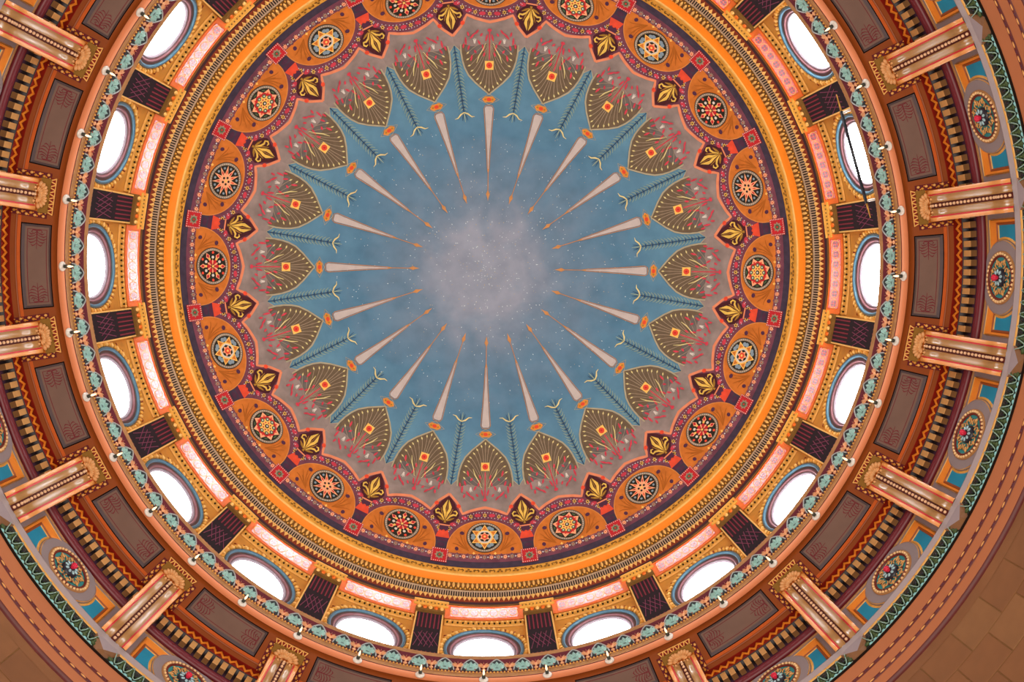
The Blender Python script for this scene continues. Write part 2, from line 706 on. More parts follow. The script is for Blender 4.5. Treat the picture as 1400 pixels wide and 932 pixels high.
def make_petal():
    out = PETAL + [(-x, y) for x, y in PETAL[-2::-1]]
    mb = MB()
    dpoly(mb, out, 'p_petal', 3)
    for q in (-1, 1):
        dpoly(mb, ell(q * 20, 296, 13, 8), 'p_petal_grey', 3.4)  # dark grey blobs, part of the petal's own painting
    dpoly(mb, [(-35, 303), (-24, 299), (0, 302), (24, 299), (35, 303), (30, 312), (-30, 312)], 'p_ground', 3.8)
    dline(mb, dense([(-38.7, 303)] + [(x * 1.03, y - 0.8) for x, y in PETAL] + [(-x * 1.03, y - 0.8) for x, y in PETAL[-2::-1]] + [(38.7, 303)], 6), 1.9, 'p_khaki', 4)
    o = mb.build('petal_panel', ceiling, recalc=False)
    # buds on curving stems
    mb = MB()
    buds = [(0, 241, 0)]
    for x, y, t in ((5.4, 245, .35), (11.3, 250, .6), (15.6, 255.6, .8), (20.5, 261.5, 1.0), (23, 267, 1.15), (26.8, 274, 1.3), (29, 282.5, 1.1), (29, 291, .8)):
        buds += [(x, y, t), (-x, y, -t)]
    for x, y, t in buds:
        dx, dy = sin(t), -cos(t)
        dpoly(mb, [(x - dx * 2.4, y - dy * 2.4), (x + dy * 1.1, y - dx * 1.1), (x + dx * 2.6, y + dy * 2.6), (x - dy * 1.1, y + dx * 1.1)], 'p_bud', 5)
        pts = []
        for i in range(7):
            q = i / 6
            pts.append(((1 - q) ** 2 * 0 + 2 * q * (1 - q) * x * 0.42 + q * q * (x - dx * 2), (1 - q) ** 2 * 306 + 2 * q * (1 - q) * (y + 14) + q * q * (y - dy * 2)))
        dline(mb, pts, 0.75, 'p_ring', 4.6)
    mb.build('bud_spray', o, recalc=False)
    mb = MB()
    dfan(mb, star(0, 273.5, 8.2, 5.8, 4, PI / 4), 'p_yellow', 5.5)
    dpoly(mb, ell(0, 273.5, 4.2, 4.2, 10), 'p_red2', 6)
    dpoly(mb, ell(0, 273.5, 1.6, 1.6, 6), 'p_scarlet', 6.5)
    mb.build('square_flower', o, recalc=False)
    mb = MB()
    dashes = [(24, 284, 8, 0.2), (28, 298, 7, 0.3), (32, 307, 10, -0.1), (8.6, 297, 9, -0.3), (7, 288, 6, 0.3), (23, 313, 10, 0.75), (17, 318, 7, 0.7),
              (11, 314, 5, 0.6), (14, 304, 7, -0.5), (35, 301, 6, 0.1), (19, 292, 5, -0.6), (4, 310, 9, 0.25), (29, 316, 6, -.3)]
    for u, s, l, t in dashes:
        for q in (-1, 1):
            tt = t * q
            dx, dy = sin(tt) * l / 2, -cos(tt) * l / 2
            dline(mb, [(q * u - dx, s - dy), (q * u, s), (q * u + dx, s + dy)], [1.0, 2.9, 1.2], 'p_red', 6)
    dline(mb, [(0, 281), (0, 295), (0, 320)], [1.6, 1.4, 1.8], 'p_red', 6)
    dpoly(mb, ell(0, 320, 3, 2.2, 8), 'p_red', 6.2)
    for q in (-1, 1):
        for t in (-0.5, 0, 0.5):
            dline(mb, [(q * 20, 303), (q * 20 + sin(t) * 4, 303 + cos(t) * 7)], [1.8, 0.8], 'p_white', 6.5)
        dline(mb, [(q * 5, 303), (q * 8, 296), (q * 14, 286), (q * 17, 277)], [0.7, 0.9, 1.6, 0.5], 'p_bud', 6.5)
    mb.build('red_blossom', o, recalc=False)
    return o


def make_lozenge():
    mb = MB()
    dline(mb, [(-14, 228), (0, 221), (14, 228), (0, 235)], 0.9, 'p_khaki', 2, closed=True)
    dpoly(mb, [(-9.5, 228), (-5, 224), (5, 224), (9.5, 228), (5, 232), (-5, 232)], 'p_lozenge', 3)
    dpoly(mb, ell(0, 228, 3.2, 2.4, 8), 'p_red2', 4)
    for q in (-1, 1):
        dpoly(mb, ell(q * 5, 228, 1.5, 1.3, 6), 'p_golddark', 4)
    return mb.build('lozenge', ceiling, recalc=False)


def make_ray():
    mb = MB()
    dpoly(mb, [(-5.4, 216), (-3.8, 218.6), (3.8, 218.6), (5.4, 216), (2.8, 180), (0.3, 134), (-0.3, 134), (-2.8, 180)], 'p_ray', 3)
    dline(mb, dense([(0, 129), (-1.2, 136), (-3.8, 180), (-6.6, 216), (-4.5, 220), (4.5, 220), (6.6, 216), (3.8, 180), (1.2, 136), (0, 129)], 12), 0.8, 'p_raytip', 4)
    o = mb.build('sun_ray', ceiling, recalc=False)
    mb = MB()
    dline(mb, dense([(0, 136), (0, 96)], 10), 0.9, 'p_raytip', 3)
    dpoly(mb, [(0, 107), (2.6, 101.5), (1.0, 97), (0, 92), (-1.0, 97), (-2.6, 101.5)], 'p_raytip', 5)
    mb.build('ray_tip', o, recalc=False)
    return o


def make_stalk():
    mb = MB()
    dline(mb, dense([(-9, 284), (-7.5, 294), (0, 303), (7.5, 294), (9, 284)], 6), 1.2, 'p_khaki', 2)
    dline(mb, dense([(0, 302), (0, 212)], 8), 1.3, 'p_navy', 5)
    s = 218
    i = 0
    while s < 300:
        l = 6.5 if 222 < s < 285 else 4.5
        for q in (-1, 1):
            dline(mb, [(0, s), (q * l * 0.55, s - 1.2), (q * l, s - l * 0.75)], [0.7, 1.1, 0.5], 'p_sage', 3)
            if i % 2 == 0:
                dline(mb, [(0, s + 2), (q * 2.5, s + 0.5)], 1.2, 'p_navy', 4)
        s += 4.6
        i += 1
    for q in (-1, 1):
        dline(mb, [(0, 213), (q * 5, 210.5), (q * 9, 206.5), (q * 13.5, 206)], [1, 2.0, 1.4, 0.5], 'p_bud', 6)
        dline(mb, [(0, 212), (q * 2.5, 207), (q * 3.6, 202)], [0.8, 1.0, 0.5], 'p_navy', 5)
    dline(mb, [(0, 212), (0, 200)], [1.6, 0.5], 'p_sage', 6)
    return mb.build('lily_stalk', ceiling, recalc=False)


def make_arch():
    """plum band that arches over the orange lunette, with rosettes and dots"""
    mb = MB()
    edge = [(0, 333.5), (-9, 334.5), (-20, 337.5), (-30.5, 342.5)]
    crest_l = [(-halfbay(332) + 15, 332), (-halfbay(325) + 9, 325), (-halfbay(317), 317)]
    left = edge + crest_l
    out = left[::-1] + [(-x, y) for x, y in left[1:]]
    bot = [(halfbay(396), 396), (0, 396), (-halfbay(396), 396)]
    dpoly(mb, out + bot, 'p_plum', 2)
    # dots along both edges
    for t in np.linspace(-1.0, 1.0, 25):
        u = t * 52
        s = 396 - 48.5 * math.sqrt(max(0, 1 - (t * 0.93) ** 2)) - 1.2
        dpoly(mb, ell(u * 1.06, s - 1.5, 0.7, 0.7, 5), 'p_star', 4)
        u2 = t * 47
        s2 = 337.5 + 24 * abs(t) ** 2.2
        dpoly(mb, ell(u2, s2, 0.7, 0.7, 5), 'p_star', 4)
    for u, s in ((0, 341.5), (19.5, 344), (37, 351.5), (50, 364)):
        for q in ((-1, 1) if u else (1,)):
            dfan(mb, star(q * u, s, 3.4, 1.6, 6), 'p_gold', 4.5)
            dpoly(mb, ell(q * u, s, 1.2, 1.2, 6), 'p_maroon', 5)
    for u, s in ((10, 341.8), (28.5, 346.6), (44.5, 357)):
        for q in (-1, 1):
            dpoly(mb, ell(q * u, s, 4.4, 2.6, 8), 'p_red', 3.5)
    a = mb.build('arch_band', ceiling, recalc=False)
    # salmon border line
    mb = MB()
    line = [(-halfbay(315), 315), (-halfbay(320) + 6, 320.5), (-halfbay(327) + 13, 326.5), (-halfbay(333) + 17, 331.5),
            (-halfbay(336) + 19, 336), (-31, 341), (-20, 336), (-9, 332.6), (0, 330.5)]
    full = line + [(-x, y) for x, y in line[-2::-1]]
    dline(mb, dense(full, 6), 3.6, 'p_salmon', 4)
    for q in (-1, 1):
        dpoly(mb, ell(q * (halfbay(331) - 15.5), 331, 3.0, 2.8, 10), 'p_red2', 5.5)
    mb.build('salmon_border', a, recalc=False)
    return a


def make_lunette():
    mb = MB()
    arc = [(53.5 * cos(t), 397 - 48 * sin(t)) for t in [PI * i / 24 for i in range(25)]]
    dpoly(mb, arc, 'p_orange', 4)
    dline(mb, arc, 1.0, 'p_orange2', 5)
    o = mb.build('lunette', ceiling, recalc=False)
    mb = MB()
    for q in (-1, 1):
        for j, (ux, uy) in enumerate(((30, 364), (37, 368), (43, 375), (47, 384), (34, 374), (39, 382))):
            pts = []
            for i in range(7):
                t = i / 6
                pts.append((q * (22 + (ux - 22) * t + 3 * sin(t * 4)), 393 + (uy - 393) * t - 3 * sin(t * PI)))
            dline(mb, pts, [0.7, 1.1, 1.3, 1.3, 1.2, 1.0, 0.7], 'p_vine', 6)
        dpoly(mb, ell(q * 31.5, 368.5, 3.3, 2.6, 8), 'p_plumdark', 6.5)
        dpoly(mb, ell(q * 39, 391, 2.8, 2.8, 8), 'p_plumdark', 6.5)
        dfan(mb, star(q * 15, 396, 2.4, 1.2, 4), 'p_yellow', 7)
    mb.build('vine', o, recalc=False)
    return o


def make_medallion(kind):
    X = 24.6
    Y = 20.8
    C0 = 373.3

    def T(pts):
        return [(x * X, C0 + y * Y) for x, y in pts]
    mb = MB()
    dpoly(mb, T(ell(0, 0, 1.03, 1.03, 40)), 'p_black', 7)
    dpoly(mb, T(ell(0, 0, 0.99, 0.99, 40)), 'p_ring', 8)
    dpoly(mb, T(ell(0, 0, 0.86, 0.86, 36)), 'p_black', 9)
    for i in range(44):
        t = 2 * PI * i / 44
        dpoly(mb, T(ell(0.925 * cos(t), 0.925 * sin(t), 0.03, 0.03, 4)), 'p_white', 9)
    o = mb.build('medallion', ceiling, recalc=False)
    s_ = MB()
    d_ = MB()
    if kind == 0:
        dfan(s_, T(star(0, 0, 0.84, 0.485, 6)), 'p_yellow', 10)
        for i in range(6):
            t = PI * i / 3
            dfan(s_, T(star(0.56 * sin(t), -0.56 * cos(t), 0.17, 0.085, 3, t)), 'p_orange', 11)
        dfan(s_, T(star(0, 0, 0.44, 0.40, 6, PI / 6)), 'p_white', 11)
        dfan(s_, T(star(0, 0, 0.35, 0.32, 6, PI / 6)), 'p_black', 12)
        dfan(s_, T(star(0, 0, 0.33, 0.19, 6)), 'p_peach', 13)
        dpoly(s_, T(ell(0, 0, 0.18, 0.18, 10)), 'p_red2', 14)
        dpoly(s_, T(ell(0, 0, 0.07, 0.07, 8)), 'p_yellow', 15)
        for i in range(6):
            t = PI * (i + 0.5) / 3
            for dt in (-0.13, 0.13):
                dpoly(d_, T(ell(0.66 * sin(t + dt), -0.66 * cos(t + dt), 0.13, 0.12, 8)), 'p_bluegrey', 11)
    elif kind == 2:
        dfan(s_, T(star(0, 0, 0.85, 0.37, 11)), 'p_peach', 10)
        for i in range(11):
            t = 2 * PI * i / 11
            kite = [(0.62 * sin(t), -0.62 * cos(t)), (0.46 * sin(t + .10), -0.46 * cos(t + .10)), (0.32 * sin(t), -0.32 * cos(t)), (0.46 * sin(t - .10), -0.46 * cos(t - .10))]
            dpoly(s_, T(kite), 'p_scarlet' if i % 2 else 'p_red2', 11)
            t += PI / 11
            dpoly(d_, T(ell(0.70 * sin(t), -0.70 * cos(t), 0.075, 0.075, 6)), 'p_bluegrey', 11)
        dpoly(s_, T(ell(0, 0, 0.30, 0.30, 12)), 'p_peach', 12)
        for i in range(5):
            t = 2 * PI * i / 5
            dpoly(d_, T(ell(0.19 * sin(t), -0.19 * cos(t), 0.075, 0.075, 6)), 'p_black', 13)
        dpoly(d_, T(ell(0, 0, 0.08, 0.08, 6)), 'p_yellow', 14)
    elif kind == 3:
        for i in range(12):
            t = 2 * PI * i / 12
            if i % 2 == 0:
                for (ra, rb, w, c) in ((0.40, 0.84, 0.13, 'p_peach'), (0.52, 0.78, 0.085, 'p_scarlet'), (0.08, 0.46, 0.11, 'p_scarlet')):
                    m_ = (ra + rb) / 2
                    k4 = [(ra * sin(t), -ra * cos(t)), (m_ * sin(t) + w * cos(t), -m_ * cos(t) + w * sin(t)), (rb * sin(t), -rb * cos(t)), (m_ * sin(t) - w * cos(t), -m_ * cos(t) - w * sin(t))]
                    dpoly(s_, T(k4), c, 10 + (c == 'p_scarlet'))
                dpoly(s_, T(ell(0.45 * sin(t), -0.45 * cos(t), 0.075, 0.075, 8)), 'p_yellow', 12)
            else:
                dpoly(d_, T(ell(0.76 * sin(t), -0.76 * cos(t), 0.08, 0.08, 8)), 'p_red2', 11)
                dpoly(d_, T(ell(0.50 * sin(t), -0.50 * cos(t), 0.085, 0.085, 8)), 'p_white', 11)
                dpoly(s_, T([(0.06 * sin(t), -0.06 * cos(t)), (0.3 * sin(t + .2), -0.3 * cos(t + .2)), (0.40 * sin(t), -0.40 * cos(t)), (0.3 * sin(t - .2), -0.3 * cos(t - .2))]), 'p_peach', 10)
        dpoly(s_, T(ell(0, 0, 0.07, 0.07, 8)), 'p_yellow', 13)
    else:
        dfan(s_, T(star(0, 0, 0.84, 0.60, 8, PI / 8)), 'p_peach', 10)
        dfan(s_, T(star(0, 0, 0.64, 0.56, 8, 0)), 'p_scarlet', 11)
        dfan(s_, T(star(0, 0, 0.52, 0.42, 8, 0)), 'p_yellow', 12)
        for i in range(8):
            t = PI * i / 4
            dpoly(d_, T(ell(0.42 * sin(t), -0.42 * cos(t), 0.12, 0.12, 8)), 'p_green', 13)
            dpoly(d_, T(ell(0.42 * sin(t), -0.42 * cos(t), 0.055, 0.055, 6)), 'p_white', 14)
            t += PI / 8
            dpoly(d_, T(ell(0.60 * sin(t), -0.60 * cos(t), 0.06, 0.06, 6)), 'p_red2', 13)
            dpoly(d_, T(ell(0.23 * sin(t), -0.23 * cos(t), 0.05, 0.05, 6)), 'p_scarlet', 13)
            dpoly(d_, T(ell(0.745 * sin(t + PI / 8), -0.745 * cos(t + PI / 8), 0.12, 0.05, 8, t + PI / 8)), 'p_green', 11)
        dpoly(d_, T(ell(0, 0, 0.13, 0.13, 8)), 'p_black', 14)
        dpoly(d_, T(ell(0, 0, 0.06, 0.06, 8)), 'p_white', 15)
    s_.build('star_figure', o, recalc=False)
    d_.build('dot_circle', o, recalc=False)
    return o


def make_crest():
    """maroon crest between two arches; drawn at the bay axis, placed at half bays"""
    mb = MB()
    L = [(0, 319), (-5, 322.5), (-9, 327), (-12, 333), (-16, 338.5), (-18.5, 344), (-16, 350), (-7, 357), (-6, 359)]
    dpoly(mb, L + [(-x, y) for x, y in L[:0:-1]], 'p_maroon', 6)
    dline(mb, [(-8, 360), (8, 360)], 1.8, 'p_salmon', 7)
    dpoly(mb, [(-6.5, 361), (6.5, 361), (6, 366.5), (-6, 366.5)], 'p_plumdark', 6)
    o = mb.build('crest', ceiling, recalc=False)
    mb = MB()
    for q in (-1, 1):
        dpoly(mb, [(q * 0.7, 324), (q * 3.5, 329), (q * 6.2, 334), (q * 5.6, 339), (q * 2.8, 345), (q * 0.6, 352), (q * 0.5, 343), (q * 2.2, 337), (q * 1.5, 331)], 'p_gold', 8)
        curl = [(q * 1.5, 353), (q * 6, 347), (q * 10, 344.5), (q * 14, 345), (q * 15, 341.5), (q * 12.5, 339), (q * 9.5, 340)]
        dline(mb, curl, [1.2, 2.4, 2.6, 2.2, 2.2, 2.0, 0.8], 'p_gold', 8)
        dline(mb, [(q * 2, 354), (q * 7, 351.5), (q * 12, 349)], [1.5, 3.0, 0.8], 'p_golddark', 7.5)
        dline(mb, [(q * 2.5, 350), (q * 6, 343), (q * 8.4, 336.5)], [0.8, 1.6, 0.6], 'p_golddark', 7.5)
    dline(mb, [(0, 326), (0, 350), (0, 357)], [0.6, 1.2, 3.4], 'p_golddark', 7)
    mb.build('fleur', o, recalc=False)
    return o


def make_tulip():
    mb = MB()
    dpoly(mb, [(-10, 377.5), (-6, 366), (-3, 368.5), (0, 366), (3, 368.5), (6, 366), (10, 377.5)], 'p_red2', 6)
    dpoly(mb, [(-10, 377.5), (10, 377.5), (7.5, 383), (-7.5, 383)], 'p_plumdark', 6)
    dpoly(mb, [(-8, 383), (8, 383), (8, 392.5), (-8, 392.5)], 'p_slate', 6)
    dpoly(mb, ell(0, 387.5, 5.5, 3.0, 8), 'p_plumdark', 7)
    return mb.build('tulip', ceiling, recalc=False)


def make_border_flowers():
    mb = MB()
    for i in range(13):
        u = (i - 6) / 13 * STEP * 401
        for j in range(2):
            dfan(mb, star(u, 401, 3.9, 1.3, 4, j * PI / 4), 'p_peach' if i % 2 else 'p_ring', 5.2 + 0.4 * j)
        dpoly(mb, ell(u, 401, 0.9, 0.9, 5), 'p_scarlet', 6.4)
        dpoly(mb, ell(u + STEP * 401 / 26, 401, 1.1, 1.1, 5), 'p_star', 5.2)
    return mb.build('flower_border', ceiling, recalc=False)


def make_tile():
    mb = MB()
    dpoly(mb, [(-11.5, 393), (11.5, 393), (11.5, 412.5), (-11.5, 412.5)], 'p_scarlet', 7)
    for i in range(8):
        t = -10 + 20 * i / 7
        for u, s in ((t, 394.3), (t, 411.3), (-10.4, 402.75 + t * 0.82), (10.4, 402.75 + t * 0.82)):
            dpoly(mb, ell(u, s, 0.75, 0.75, 5), 'p_white', 8.5)
    dfan(mb, star(0, 403, 7.2, 4.8, 8, 0, 0.85), 'p_ring', 8.5)
    dfan(mb, star(0, 403, 4.2, 3.0, 8, 0, 0.85), 'p_green', 9.5)
    dpoly(mb, ell(0, 403, 1.5, 1.5, 6), 'p_scarlet', 10)
    return mb.build('corner_tile', ceiling, recalc=False)


def spread(proto, ks, base_k=0.0, parent=None):
    reg(proto)
    out = []
    for i, k in enumerate(ks):
        o = proto if i == 0 else copy_tree(proto, parent)
        put(o, k)
        out.append(o)
    return out


INT = [float(i) for i in range(NB)]
HALF = [i + 0.5 for i in range(NB)]
for fn in (make_border_flowers, make_ground, make_petal, make_lozenge, make_ray, make_arch, make_lunette):
    spread(fn(), INT, parent=ceiling)
for fn in (make_stalk, make_crest, make_tulip, make_tile):
    spread(fn(), HALF, parent=ceiling)
MK = {0: 'medallion with a yellow hexagram', 1: 'medallion with a red ring of green dots', 2: 'medallion with an eleven-point peach star',
      3: 'medallion with scarlet kites and white dots'}
for kind in range(4):
    for o in spread(make_medallion(kind), [k for k in INT if int(k) % 4 == kind], parent=ceiling):
        o['label'] = MK[kind]

# ------------------------------------------------------------------ dome cornice (trim_1)
mb = MB()
ring(mb, [(8.59, 27.93), (8.66, zr(8.66, 424.6))], 'yellow_band')
ring(mb, [(8.66, zr(8.66, 424.6)), (8.645, 27.47), (8.68, 27.42)], 'gilt_pale')
ring(mb, [(8.68, 27.42), (8.72, 27.36), (8.78, 27.27), (8.81, zr(8.81, 437.2))], 'orange_cove')
ring(mb, [(8.81, zr(8.81, 437.2)), (8.83, zr(8.83, 448.3))], 'gilt_dark')
ring(mb, [(8.83, zr(8.83, 448.3)), (8.80, 26.53), (8.83, 26.50)], 'tan_bar')
ring(mb, [(8.86, 26.55), (8.86, zr(8.86, 457.5))], 'umber')
ring(mb, [(8.86, zr(8.86, 457.5)), (8.90, zr(8.90, 464))], 'red_brown')
ring(mb, [(8.90, zr(8.90, 464)), (8.93, zr(8.93, 467.5))], 'dark_maroon')
ring(mb, [(8.93, zr(8.93, 467.5)), (8.92, 25.74), (8.94, 25.71)], 'gilt_dark')
ring(mb, [(8.94, 25.71), (8.95, 25.66)], 'umber')
trim1 = struct(mb.build('trim_1', recalc=False))

mb = MB()      # trefoils and curls stencilled on the yellow band
NT = 240
for i in range(NT):
    a = 2 * PI * i / NT
    s0 = 8.635
    z0 = zr(s0, 421)
    if i % 2 == 0:
        for dx, dz in ((0, 0.065), (-0.055, -0.03), (0.055, -0.03)):
            q = [P(a + (dx + 0.042 * cos(t)) / s0, s0 - 0.03 - 0.2 * dz, z0 + dz + 0.055 * sin(t)) for t in [PI * j / 3 for j in range(6)]]
            mb.add(q, [tuple(range(6))], 'gilt_dark')
    else:
        for dx, ph in ((-0.045, 0), (0.045, PI)):
            pts = [P(a + (dx + 0.035 * cos(ph + t)) / s0, s0 - 0.03, z0 + 0.08 * sin(t) + 0.01) for t in np.linspace(0.3, 4.6, 6)]
            mb.tube(pts, 0.013, 'gilt_dark', 3)
stuff(mb.build('stencilled_trefoils', trim1, recalc=False))
mb = MB()      # egg row
for i in range(420):
    a = 2 * PI * (i + 0.5) / 420
    c = P(a, 8.79, zr(8.8, 441.5))
    mb.blob(c, 0.042, 0.05, 0.20, 'gilt_pale', Matrix.Rotation(-a, 3, 'Z'), 6, 4)
    c = P(a + PI / 420, 8.80, zr(8.82, 446.3))
    mb.blob(c, 0.03, 0.03, 0.06, 'gilt', Matrix.Rotation(-a, 3, 'Z'), 5, 3)
stuff(mb.build('egg_row', trim1, recalc=False))
mb = MB()      # fine fluting
for i in range(840):
    a = 2 * PI * i / 840
    mb.box(P(a, 8.84, (26.53 + zr(8.86, 457.5)) / 2), 0.034, 0.05, 0.44, 'tan_bar', Matrix.Rotation(-a, 3, 'Z'))
stuff(mb.build('fluting', trim1))
mb = MB()      # pointed gilt leaves
for i in range(420):
    a = 2 * PI * i / 420
    w = PI / 420 * 0.98
    za, zb = zr(8.85, 457.0), zr(8.88, 463.3)
    A, B, C_ = P(a - w, 8.85, za), P(a + w, 8.85, za), P(a, 8.87, zb)
    mid = P(a, 8.81, za - 0.06)
    mb.add([A, B, C_, mid], [(0, 3, 2), (3, 1, 2), (0, 1, 3)], 'gilt_pale')
stuff(mb.build('leaf_points', trim1, recalc=False))

# ------------------------------------------------------------------ drum wall with oval windows
RW = 9.2
WZ = 23.26
EA, EB = 0.965, 1.27
Z_TOP, Z_BOT = zr(RW, 498.3), 20.9


def WP(x, r, z):
    return P(x / RW, r, z)


mb = MB()
hx = RW * STEP / 2
corners = [math.atan2(z - WZ, x) for x, z in ((hx, Z_TOP), (-hx, Z_TOP), (-hx, Z_BOT), (hx, Z_BOT))]
angs = sorted([2 * PI * i / 48 - PI for i in range(48)] + corners)
for k in range(NB):
    a0 = k * STEP
    vs, fs = [], []
    for t in angs:
        c, s = cos(t), sin(t)
        ri = 1 / math.sqrt((c / EA) ** 2 + (s / EB) ** 2)
        ro = min(hx / abs(c) if abs(c) > 1e-6 else 1e9, ((Z_TOP - WZ) if s > 0 else (WZ - Z_BOT)) / abs(s) if abs(s) > 1e-6 else 1e9)
        for r in (ri, (ri + ro) / 2, ro):
            vs.append(P(a0 + r * c / RW, RW, WZ + r * s))
    n = len(angs)
    for i in range(n):
        j = (i + 1) % n
        for q in range(2):
            fs.append((i * 3 + q, j * 3 + q, j * 3 + q + 1, i * 3 + q + 1))
    mb.add(vs, fs, 'gold_field')
ring(mb, [(RW, Z_TOP), (RW, zr(RW, 490.2))], 'gold_field')
ring(mb, [(RW, zr(RW, 490.2)), (8.95, 25.66)], 'gold_field')
ring(mb, [(RW + 0.9, Z_BOT), (RW + 0.9, 26.2), (8.95, 26.2), (8.95, 25.66)], 'umber', 120)   # masonry behind
wall_drum = struct(mb.build('wall_drum', recalc=False))

# dotted gilt strip above each window
z0, z1 = zr(9.17, 498), zr(9.17, 491.3)
mb = MB()
n = 14
for side in (0,):
    xs = [-1.03 + 2.06 * i / n for i in range(n + 1)]
    vs = []
    for x in xs:
        vs += [WP(x, 9.19, z0 - 0.02), WP(x, 9.15, z0), WP(x, 9.15, z1), WP(x, 9.19, z1 + 0.02)]
    fs = []
    for i in range(n):
        for q in range(3):
            fs.append((i * 4 + q, (i + 1) * 4 + q, (i + 1) * 4 + q + 1, i * 4 + q + 1))
    mb.add(vs, fs, 'gilt')
    for i in range(15):
        x = -0.96 + 1.92 * i / 14
        mb.blob(WP(x, 9.14, (z0 + z1) / 2 - 0.05), 0.028, 0.02, 0.06, 'umber', None, 6, 4)
        mb.blob(WP(x + 0.068, 9.14, (z0 + z1) / 2 + 0.06), 0.045, 0.02, 0.05, 'gilt_pale', None, 6, 4)
strip = mb.build('dotted_strip', wall_drum)
spread(strip, INT, parent=wall_drum)

# sloping red panels over the windows
PR0, PZ0, PR1, PZ1 = 9.19, zr(9.19, 490.6), 8.94, zr(8.94, 471.5)


def SP(x, t, off=0.0):
    """point on the sloping panel: t 0 bottom .. 1 top, off towards the room"""
    r = PR0 + (PR1 - PR0) * t
    z = PZ0 + (PZ1 - PZ0) * t
    nl = math.hypot(PR1 - PR0, PZ1 - PZ0)
    nr, nz = -(PZ1 - PZ0) / nl, (PR1 - PR0) / nl
    return P(x / 9.2, r + nr * off, z + nz * off)


def sgrid(mb, x0, x1, t0, t1, off, m, n=12):
    vs = []
    for i in range(n + 1):
        x = x0 + (x1 - x0) * i / n
        vs += [SP(x, t0, off), SP(x, t1, off)]
    mb.add(vs, [(2 * i, 2 * i + 2, 2 * i + 3, 2 * i + 1) for i in range(n)], m, True)


mb = MB()
sgrid(mb, -1.06, 1.06, 0, 1, 0.02, 'panel_orange')
for x0, x1, t0, t1 in ((-1.06, 1.06, 0, 0.12), (-1.06, 1.06, 0.93, 1), (-1.06, -0.94, 0, 1), (0.94, 1.06, 0, 1)):
    sgrid(mb, x0, x1, t0, t1, 0.05, 'panel_orange')
red_panel = mb.build('red_panel', wall_drum, recalc=False)
mb = MB()
sgrid(mb, -0.9, 0.9, 0.2, 0.9, 0.03, 'panel_red', 18)
mb.build('glazed_field', red_panel, recalc=False)
mb = MB()
for i in range(7):
    x = -0.78 + 1.56 * i / 6
    for (rr, m, off) in ((0.125, 'gilt_pale', 0.034), (0.105, 'panel_red', 0.038)):
        pts = [SP(x + rr * cos(t), 0.54 + 0.95 * rr / 0.40 * sin(t), off) for t in [2 * PI * j / 16 for j in range(16)]]
        mb.add(pts, [tuple(range(16))], m)
    for t in (PI / 4, 3 * PI / 4, 5 * PI / 4, 7 * PI / 4):
        q = [SP(x + 0.055 * cos(t) + 0.034 * cos(s), 0.54 + (0.055 * sin(t) + 0.034 * sin(s)) * 2.4, 0.042) for s in [2 * PI * j / 8 for j in range(8)]]
        mb.add(q, [tuple(range(8))], 'panel_wine')
    if i < 6:
        x += 0.13
        for tt in (0.36, 0.72):
            q = [SP(x + 0.05 * cos(s), tt + 0.12 * sin(s), 0.034) for s in [2 * PI * j / 8 for j in range(8)]]
            mb.add(q, [tuple(range(8))], 'panel_pink')
mb.build('quatrefoils', red_panel, recalc=False)
spread(red_panel, INT, parent=wall_drum)


# windows
def ring_oval(mb, prof, m, a0=0.0, n=64):
    """prof: list of (grow, r) where grow offsets the oval outwards"""
    vs, fs = [], []
    L = len(prof)
    for i in range(n):
        t = 2 * PI * i / n
        for g, r in prof:
            vs.append(P(a0 + (EA + g) * cos(t) / RW, r, WZ + (EB + g) * sin(t)))
    for i in range(n):
        j = (i + 1) % n
        for q in range(L - 1):
            fs.append((i * L + q, j * L + q, j * L + q + 1, i * L + q + 1))
    mb.add(vs, fs, m, True)


wproto = None
WO = (9.2, WZ)
mb = MB()
ring_oval(mb, [(-0.19, 9.235), (-0.215, 9.22), (-0.235, 9.25), (-0.26, 9.27)], 'win_lilac')
win = mb.build('window_1', org=WO, recalc=False)
mb = MB()
ring_oval(mb, [(0.02, 9.2), (0.02, 9.15), (-0.02, 9.12), (-0.06, 9.15), (-0.065, 9.19)], 'win_blue')
mb.build('blue_moulding', win, org=WO, recalc=False)
mb = MB()
ring_oval(mb, [(-0.065, 9.19), (-0.08, 9.20), (-0.10, 9.205), (-0.125, 9.19)], 'win_brown')
mb.build('brown_moulding', win, org=WO, recalc=False)
mb = MB()
ring_oval(mb, [(-0.125, 9.19), (-0.145, 9.18), (-0.165, 9.20), (-0.19, 9.235)], 'win_pink')
mb.build('pink_moulding', win, org=WO, recalc=False)
mb = MB()
nn = 48
vs = [P(0, 9.275, WZ)] + [P((EA - 0.255) * cos(2 * PI * i / nn) / RW, 9.275, WZ + (EB - 0.255) * sin(2 * PI * i / nn)) for i in range(nn)]
mb.add(vs, [(0, 1 + i, 1 + (i + 1) % nn) for i in range(nn)], 'window_glow')
mb.build('pane', win, org=WO, recalc=False)
mb = MB()
nlob = 52
for i in range(nlob):
    t = 2 * PI * i / nlob
    x, z = (EA + 0.095) * cos(t), (EB + 0.095) * sin(t)
    mb.blob(WP(x, 9.15, WZ + z), 0.085, 0.055, 0.045, 'gilt_pale' if i % 2 else 'gilt', Matrix.Rotation(-(t + 0.5), 3, 'Y'), 6, 4)
mb.build('rope_border', win, org=WO, recalc=False)
mb = MB()
for i in range(26):
    t = 2 * PI * (i + 0.5) / 26
    x, z = (EA + 0.20) * cos(t), (EB + 0.19) * sin(t)
    if abs(x) > 1.03 or z > 1.30:
        continue
    mb.blob(WP(x, 9.18, WZ + z), 0.07, 0.03, 0.03, 'red_brown', Matrix.Rotation(-t, 3, 'Y'), 6, 4)
mb.build('leaf_fringe', win, org=WO, recalc=False)
reg(win)
